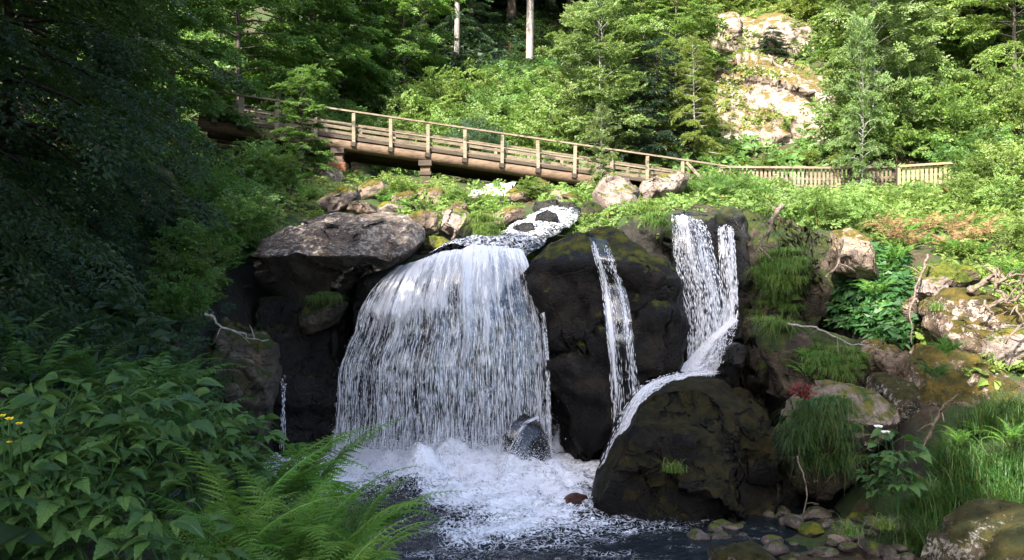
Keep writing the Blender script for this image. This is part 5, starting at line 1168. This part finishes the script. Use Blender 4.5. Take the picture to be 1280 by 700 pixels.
cover('undergrowth', scatter(2300, -10, 3, 22.5, 36.5, 6, both(lambda x, y, px, py: ((px < 735) & (px > 280)) & (abs(px - (690 - (y - 25) * 7)) > 20) & ~((px > 570) & (px < 660) & (y > 28.5)), nf_(6, -.2)), (0, .12)), (0, -.4, 1), BLS + SPR, .32, M['leaf_light'], 'fresh green undergrowth on the stony slope below the footbridge', 'undergrowth', seed=6, tilt=.9)
cover('undergrowth', scatter(1500, 1.5, 6, 22.6, 31, 8, lambda x, y, px, py: (px > 735) & (px < 862), (0, .12)), (0, -.5, 1), BLS + SPR, .3, M['leaf_light'], 'low green plants around the pale boulders above the dome of rock', 'undergrowth', seed=8, tilt=.9)
cover('undergrowth', scatter(3200, 8, 26, 49, 66, 7, nf_(7, -.3), (0, .3)), (0, -.6, 1), BLS + SPR, .8, M['leaf_yellow'], 'yellow green undergrowth on the bright slope above the outcrop', 'undergrowth', seed=7, tilt=.9)
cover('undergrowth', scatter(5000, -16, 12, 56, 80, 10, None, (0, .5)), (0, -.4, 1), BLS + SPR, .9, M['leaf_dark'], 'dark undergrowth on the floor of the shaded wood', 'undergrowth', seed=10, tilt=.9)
# plants rooted in the joints of the sunlit outcrop
for oc in [o for o in SC.objects if o.name.startswith('rock_outcrop')]:
    vv_ = np.empty(len(oc.data.vertices) * 3, np.float32); oc.data.vertices.foreach_get('co', vv_); nn_ = np.empty_like(vv_); oc.data.vertices.foreach_get('normal', nn_); vv_ = vv_.reshape(-1, 3) + np.array(oc.location); nn_ = nn_.reshape(-1, 3)
    ok = (nn_[:, 1] < .3) & (fbm(vv_ * .8, 4, seed=4) + .25 * nn_[:, 2] + .16 * np.clip((16 - vv_[:, 2]) / 6 - .6, 0, 1) + .25 * sstep(9.5, 8.8, vv_[:, 0] / vv_[:, 1] * 45 * .8) > .24)
    pk = np.random.default_rng(3).choice(np.flatnonzero(ok), min(480, ok.sum()), replace=False)
    cover('undergrowth', vv_[pk], (0, -.6, 1), BLS + SPR, .5, M['leaf_yellow'], 'yellow green plants rooted in the joints of the ' + ('sunlit outcrop' if oc.name == 'rock_outcrop' else oc['label'].split(' rock')[0] + ' rock'), 'undergrowth', seed=12, tilt=.9)
# ================================================================== grass clumps
def blade_data(name, n, ln, wid, seed, mat, spread=.25, fall=.8, bias=(0, 0), up0=1.0):
    rg = np.random.default_rng(seed); a = rg.uniform(0, 6.28, n); L = ln * rg.uniform(.25, 1.2, n) * rg.choice([.6, 1, 1.1], n); S = 6; s = np.linspace(0, 1, S)
    base = np.stack([rg.normal(0, spread, n), rg.normal(0, spread, n), np.zeros(n)], -1); d = np.stack([np.cos(a) + bias[0], np.sin(a) + bias[1], np.zeros(n)], -1) * rg.uniform(.15, 1.3, n)[:, None]
    C = base[:, None] + L[:, None, None] * (d[:, None] * (s ** 1.6)[None, :, None] * .75 + np.array([0, 0, 1.]) * (up0 * s[None, :, None] - fall * rg.uniform(.5, 1.2, n)[:, None, None] * (s ** 2.4)[None, :, None]))
    sd = nrm(np.stack([-d[:, 1], d[:, 0], np.zeros(n)], -1)); w = wid * (1 - s ** 2) + .0006
    V = np.stack([C + sd[:, None] * w[None, :, None], C - sd[:, None] * w[None, :, None]], 2).reshape(-1, 3)
    i = (np.arange(n)[:, None] * S * 2 + np.arange(S - 1)[None] * 2).reshape(-1, 1); mb = MB(); mb.add(V, i + np.array([[0, 1, 3, 2]])); me = mb.data(name); me.materials.append(mat); return me
tall = [blade_data('grass_clump', 420, .75, .006, 600 + k, M['grass_deep'], .22, .45) for k in range(2)]
hang = [blade_data('grass_clump', 420, .75, .006, 610 + k, M['grass_deep'], .16, 1.15, (0, -.35), .6) for k in range(2)]
tuft = [blade_data('grass_clump', 160, .35, .005, 620 + k, M['grass'], .08, .8) for k in range(2)]
hangl = [blade_data('grass_clump', 420, .75, .007, 630 + k, M['grass'], .17, 1.05, (0, -.35), .6) for k in range(2)]
def clump(me, p, sc, label, group=None):
    o = bpy.data.objects.new('grass_clump', me); COL.objects.link(o); o.location = [float(c) for c in p]; o.scale = (sc,) * 3; o.rotation_euler = (0, 0, U(-.9, .9)); return tag(o, label, 'grass clump', group)
rg = np.random.default_rng(72)
def mat_of_grass(x0, x1, y0, y1, Ya, Yb, n, meshes, sc0, sc1, label, group):
    for k in range(n):
        u_, v_ = rg.uniform(0, 1), rg.uniform(0, 1) ** 1.3
        clump(meshes[k % len(meshes)], on_rock(x0 + (x1 - x0) * u_ + v_ * 6, y0 + (y1 - y0) * v_ + rg.normal(0, 4), Ya + (Yb - Ya) * v_), rg.uniform(sc0, sc1), label, group)
mat_of_grass(992, 1058, 500, 580, 14.75, 14.15, 40, [hang[0], hang[1], tuft[0]], .45, .8, 'long deep green grass hanging over the left side of the beige boulder', 'grass hanging from the beige boulder')
mat_of_grass(944, 994, 318, 402, 20.0, 19.1, 46, [hangl[0], hangl[1], tuft[0], tuft[1]], .45, .85, 'bright green grass hanging on the mossy wall right of the right waterfall', 'grass on the mossy wall')
mat_of_grass(1000, 1076, 432, 474, 16.9, 16.2, 26, [hangl[0], tuft[1], tuft[0]], .35, .65, 'short grass on the mossy ledge above the beige boulder', 'grass on the mossy ledge')
for k, (px, py, Y) in enumerate([(958, 338, 19.7), (975, 352, 19.5), (966, 372, 19.3), (988, 380, 19.2), (950, 360, 19.6)]): fern(on_rock(px, py, Y), .42, 8, fr_md, 'small bright fern among the grass of the mossy wall', 'small ferns on the mossy wall', seed=210 + k)
for k, (px, py, Y) in enumerate([(1012, 512, 14.5), (1036, 526, 14.4), (1052, 548, 14.4), (1070, 540, 14.5)]): fern(on_rock(px, py, Y), .32, 8, fr_lo, 'small deep green fern among the grass of the beige boulder', 'small ferns on the beige boulder', seed=220 + k)
for k, (px, py, Y) in enumerate([(1010, 448, 16.7), (1040, 456, 16.4), (1065, 462, 16.3), (1085, 450, 16.2)]): fern(on_rock(px, py, Y), .36, 8, fr_md, 'small fern on the mossy ledge above the beige boulder', 'small ferns on the mossy ledge', seed=230 + k)
rg = np.random.default_rng(71)
for k in range(40):
    px = rg.uniform(1150, 1300); Y = rg.uniform(12.9, 14.1); p = ground_px(px, Y, -.04); clump(tall[k % 2], p, rg.uniform(.5, 1.05), 'tall deep green grass in the thick bank of grass at lower right', 'grass bank at lower right')
clump(tuft[0], on_rock(842, 590, 15.35), 1.1, 'single green grass tuft growing on the largest black boulder')
clump(tuft[1], P(1062, 668, 12.6), 1.0, 'small grass tuft among the stream bed stones')
clump(tuft[0], P(1105, 660, 12.5), .9, 'small grass tuft below the leafy round plant')
clump(tuft[1], on_rock(1172, 388, 16.2), 1.0, 'grass tuft on the olive brown mossy boulder')
for k, (px, py, Y) in enumerate([(598, 272, 22.6), (604, 284, 22.3), (610, 276, 22.8), (612, 292, 22.2)]): clump(hangl[k % 2], P(px, py, Y), .8, 'bright grass clump between the pinkish boulder and the rapid', 'grass beside the rapid')
for k, (px, py, Y) in enumerate([(812, 262, 22.6), (820, 270, 21.8), (826, 280, 21.3), (815, 276, 21.9), (808, 256, 24)]): clump(hangl[k % 2], P(px, py, Y), .75, 'bright grass clump on top of the dark dome of rock', 'grass on the dome of rock')
for k, (px, py, Y) in enumerate([(392, 372, 19.6), (405, 368, 19.6), (418, 372, 19.6)]): clump(hang[k % 2], P(px, py, Y), .5, 'dark grass on the mossy ledge left of the main waterfall', 'grass on the dark ledge')
for k in range(12):
    px = rg.uniform(930, 1050); Y = rg.uniform(23.6, 26); clump(hangl[k % 2] if k % 2 else tall[0], ground_px(px, Y, -.05), rg.uniform(.9, 1.2), 'sunlit grass on the brow between the right waterfall and the fence', 'grass on the brow below the fence')
# shrubs on the brow and the slope below the fence
for k, (px, Y, s) in enumerate([(872, 31, .36), (893, 30, .4), (915, 31, .42), (935, 30.5, .36), (905, 27.5, .36), (880, 27, .34), (955, 30, .3), (862, 27, .3)]): place_px(bush_m[k % 2], px, Y, U(0, 6.28), s, 'dense green shrub on the brow right of the pale angular boulder', 'shrub', 'shrubs on the brow')
for k, (px, Y, s) in enumerate([(1000, 27, .4), (1025, 26, .4), (1050, 25.5, .45), (1075, 26, .42), (1040, 23.5, .38), (1010, 24, .36), (1085, 24, .4)]): place_px(bush_l[k % 2], px, Y, U(0, 6.28), s, 'shrub on the slope above the dark glossy leaves of the right bank', 'shrub', 'shrubs above the right bank')
for k, (px, Y, s) in enumerate([(1190, 32, .42), (1225, 31, .6), (1262, 30, .75), (1290, 27, .7), (1250, 26.5, .5), (1210, 27.5, .42), (1150, 31, .34), (1275, 21, .4)]): place_px(bush_l[k % 2], px, Y, U(0, 6.28), s, 'light shrub on the sunny slope below the yellowed fence', 'shrub', 'shrubs below the yellowed fence')
place_px(birch[0], 752, 33.5, .7, (.32, .32, .42), 'thin birch sapling in front of the footbridge beside the tall pale boulder', 'tree')

# ================================================================== dead wood
def branch(pts, r0, r1, label, name='dead_branch', mat='deadwood', twigs=0, seed=0):
    r0 *= .62; r1 *= .55; c = np.array([P(*p) for p in pts]); n = 20; S = spline(c, n); rg = np.random.default_rng(seed); S[1:-1] += rg.normal(0, r0 * .28, (n - 2, 3)); S += fbm(np.stack([np.arange(n) * .35, np.full(n, seed * 3.1), np.zeros(n)], -1), 2, seed=seed)[:, None] * np.array([1, .3, .8]) * r0 * 2.6
    mb = MB(); mb.tube(S - S[0], np.linspace(r0, r1 * .6, n) * (1 + .25 * rg.normal(0, 1, n).clip(-1, 1)), 8); twigs += 3
    for k in range(twigs):
        i = rg.integers(3, n - 1); d = nrm(rg.normal(size=3) + [0, -.3, .4]); L = rg.uniform(.15, .5); mb.tube(np.stack([S[i] - S[0], S[i] - S[0] + d * L * .5 + [0, 0, .03], S[i] - S[0] + d * L]), [r0 * .45, r0 * .3, .004], 5)
    return tag(mb.build(name, M[mat], loc=S[0], smooth=True), label, 'branch')
branch([(972, 262, 20.6), (964, 280, 20.0), (954, 300, 19.7), (946, 318, 19.6)], .11, .06, 'bleached leaning branch on the mossy wall right of the right waterfall', twigs=2, seed=1)
branch([(1052, 300, 19.0), (1050, 320, 18.8), (1044, 336, 18.6), (1030, 349, 18.6)], .05, .07, 'curved bleached branch hooking below the bare triangular rock', seed=2)
branch([(1160, 318, 18.5), (1148, 355, 17.4), (1140, 395, 16.6), (1138, 432, 16.2)], .05, .035, 'upright pale stick standing left of the olive brown boulder', seed=3)
branch([(1154, 560, 14.3), (1168, 530, 14.2), (1182, 505, 14.3), (1198, 492, 14.3)], .05, .03, 'forked grey branch leaning on the brown mossy slope', twigs=3, seed=5)
branch([(996, 570, 14.6), (1004, 590, 14.5), (1010, 615, 14.4), (1006, 640, 14.3)], .022, .03, 'pale thin root hanging down below the grass of the beige boulder', seed=7)
branch([(1046, 662, 12.6), (1062, 674, 12.4), (1078, 684, 12.2)], .02, .012, 'pale stick lying across the stream bed stones', seed=8)
branch([(985, 404, 16.6), (1015, 410, 16.5), (1050, 424, 16.3), (1090, 436, 16.1)], .035, .02, 'long thin stick along the top of the mossy ledge', seed=9, mat='bark_pale')
for k, (pts, r, lab) in enumerate([([(1212, 362, 16.4), (1240, 350, 16.2), (1275, 356, 16)], .10, 'thickest bleached log on the driftwood pile at the right edge'), ([(1240, 342, 15.9), (1256, 372, 15.7), (1282, 392, 15.6)], .08, 'bleached log slanting down through the driftwood pile'), ([(1222, 392, 15.8), (1250, 378, 15.7), (1290, 372, 15.6)], .06, 'thin log lying level in the middle of the driftwood pile'), ([(1248, 352, 15.7), (1262, 345, 15.6), (1295, 340, 15.6)], .045, 'twiggy branch on top of the driftwood pile'), ([(1256, 428, 15.2), (1270, 412, 15.1), (1290, 396, 15.2)], .05, 'branch lying on the pale pink boulder below the driftwood pile'), ([(1230, 376, 15.6), (1244, 398, 15.5), (1252, 416, 15.4)], .04, 'short branch hanging from the driftwood pile')]):
    branch(pts, r, r * .5, lab, name='driftwood', twigs=3, seed=20 + k)
branch([(252, 396, 15.9), (275, 404, 15.8), (300, 414, 15.9), (334, 426, 16.2)], .05, .03, 'pale branch lying along the top of the layered ledge in the hollow', seed=30, mat='bark_pale')
# flowers
def flower(px, py, Y, mat, r, label, group=None, petals=5):
    p = P(px, py, Y); root = tag(empty('flower', p - [0, 0, .35]), label, 'flower', group); mb = MB(); mb.tube([(0, 0, 0), (.01, 0, .2), (0, 0, .35)], .003, 4); mb.build('stem', M['herb'], root)
    mb = MB(); V, T = leafq(1, .85, .1, .1)
    a = np.arange(petals) * 6.283 / petals; mb.add(*put(V, T, np.tile([0, 0, .35], (petals, 1)), frames(np.stack([np.cos(a), np.sin(a) - .1, 0 * a + .25], -1), np.tile([0, -.8, 1.], (petals, 1))), r)); mb.build('petals', mat, root)
flower(3, 520, 3.9, M['yellow'], .018, 'yellow buttercup nearest the left edge'); flower(12, 524, 3.9, M['yellow'], .022, 'largest yellow buttercup near the left edge'); flower(24, 530, 3.9, M['yellow'], .018, 'yellow buttercup farthest right of the small group'); flower(12, 553, 3.9, M['yellow'], .015, 'single yellow buttercup below the small group')
flower(1098, 534, 12.9, M['white'], .07, 'left white flower head beneath the beige boulder', petals=9); flower(1107, 541, 12.9, M['white'], .07, 'right white flower head beneath the beige boulder', petals=9)
pts = np.array([P(px, py, 14.75) for px, py in zip(rng.normal(1003, 4, 26), rng.normal(489, 2.5, 26))]) + rng.normal(0, .04, (26, 3))
o = cover('red_herb', pts, (0, -.4, 1), BLS, .16, M['redleaf'], 'small patch of dark red leaves on the left corner of the beige boulder', 'plant', kind='thing', seed=9)
# ================================================================== camera, sun, sky
cam = bpy.data.cameras.new('camera'); co = bpy.data.objects.new('camera', cam); COL.objects.link(co)
co.location = (0, 0, CZ); co.rotation_euler = (radians(90), 0, 0); cam.lens = 36 * F / 1280; cam.sensor_width = 36; cam.clip_end = 1000; cam.clip_start = .05
SC.camera = co
sd = nrm(np.array(SUN_TO)); el = math.asin(sd[2]); az = math.atan2(sd[0], sd[1])
from mathutils import Vector
sl = bpy.data.lights.new('sun', 'SUN'); sl.energy = 4.7; sl.angle = radians(.55); sl.color = (1, .94, .84)
so = bpy.data.objects.new('sun', sl); COL.objects.link(so); so.location = (0, 0, 40); so.rotation_euler = Vector(-sd).to_track_quat('-Z', 'Y').to_euler()
w = bpy.data.worlds.new('World'); SC.world = w; w.use_nodes = True; nt = w.node_tree; bgn = nt.nodes['Background']
sky = nt.nodes.new('ShaderNodeTexSky'); sky.sky_type = 'NISHITA'; sky.sun_disc = False; sky.sun_elevation = el; sky.sun_rotation = az % (2 * pi); sky.air_density = .75; sky.dust_density = 3.0; sky.ozone_density = .2
nt.links.new(sky.outputs[0], bgn.inputs[0]); bgn.inputs[1].default_value = .15
vs = SC.view_settings; vs.view_transform = 'Standard'; vs.look = 'None'; vs.exposure = EXPOSURE; vs.gamma = 1; vs.use_curve_mapping = False
c = SC.cycles; c.max_bounces = 6; c.diffuse_bounces = 3; c.glossy_bounces = 2; c.transmission_bounces = 4; c.transparent_max_bounces = 10; c.use_denoising = True; c.caustics_reflective = False; c.caustics_refractive = False
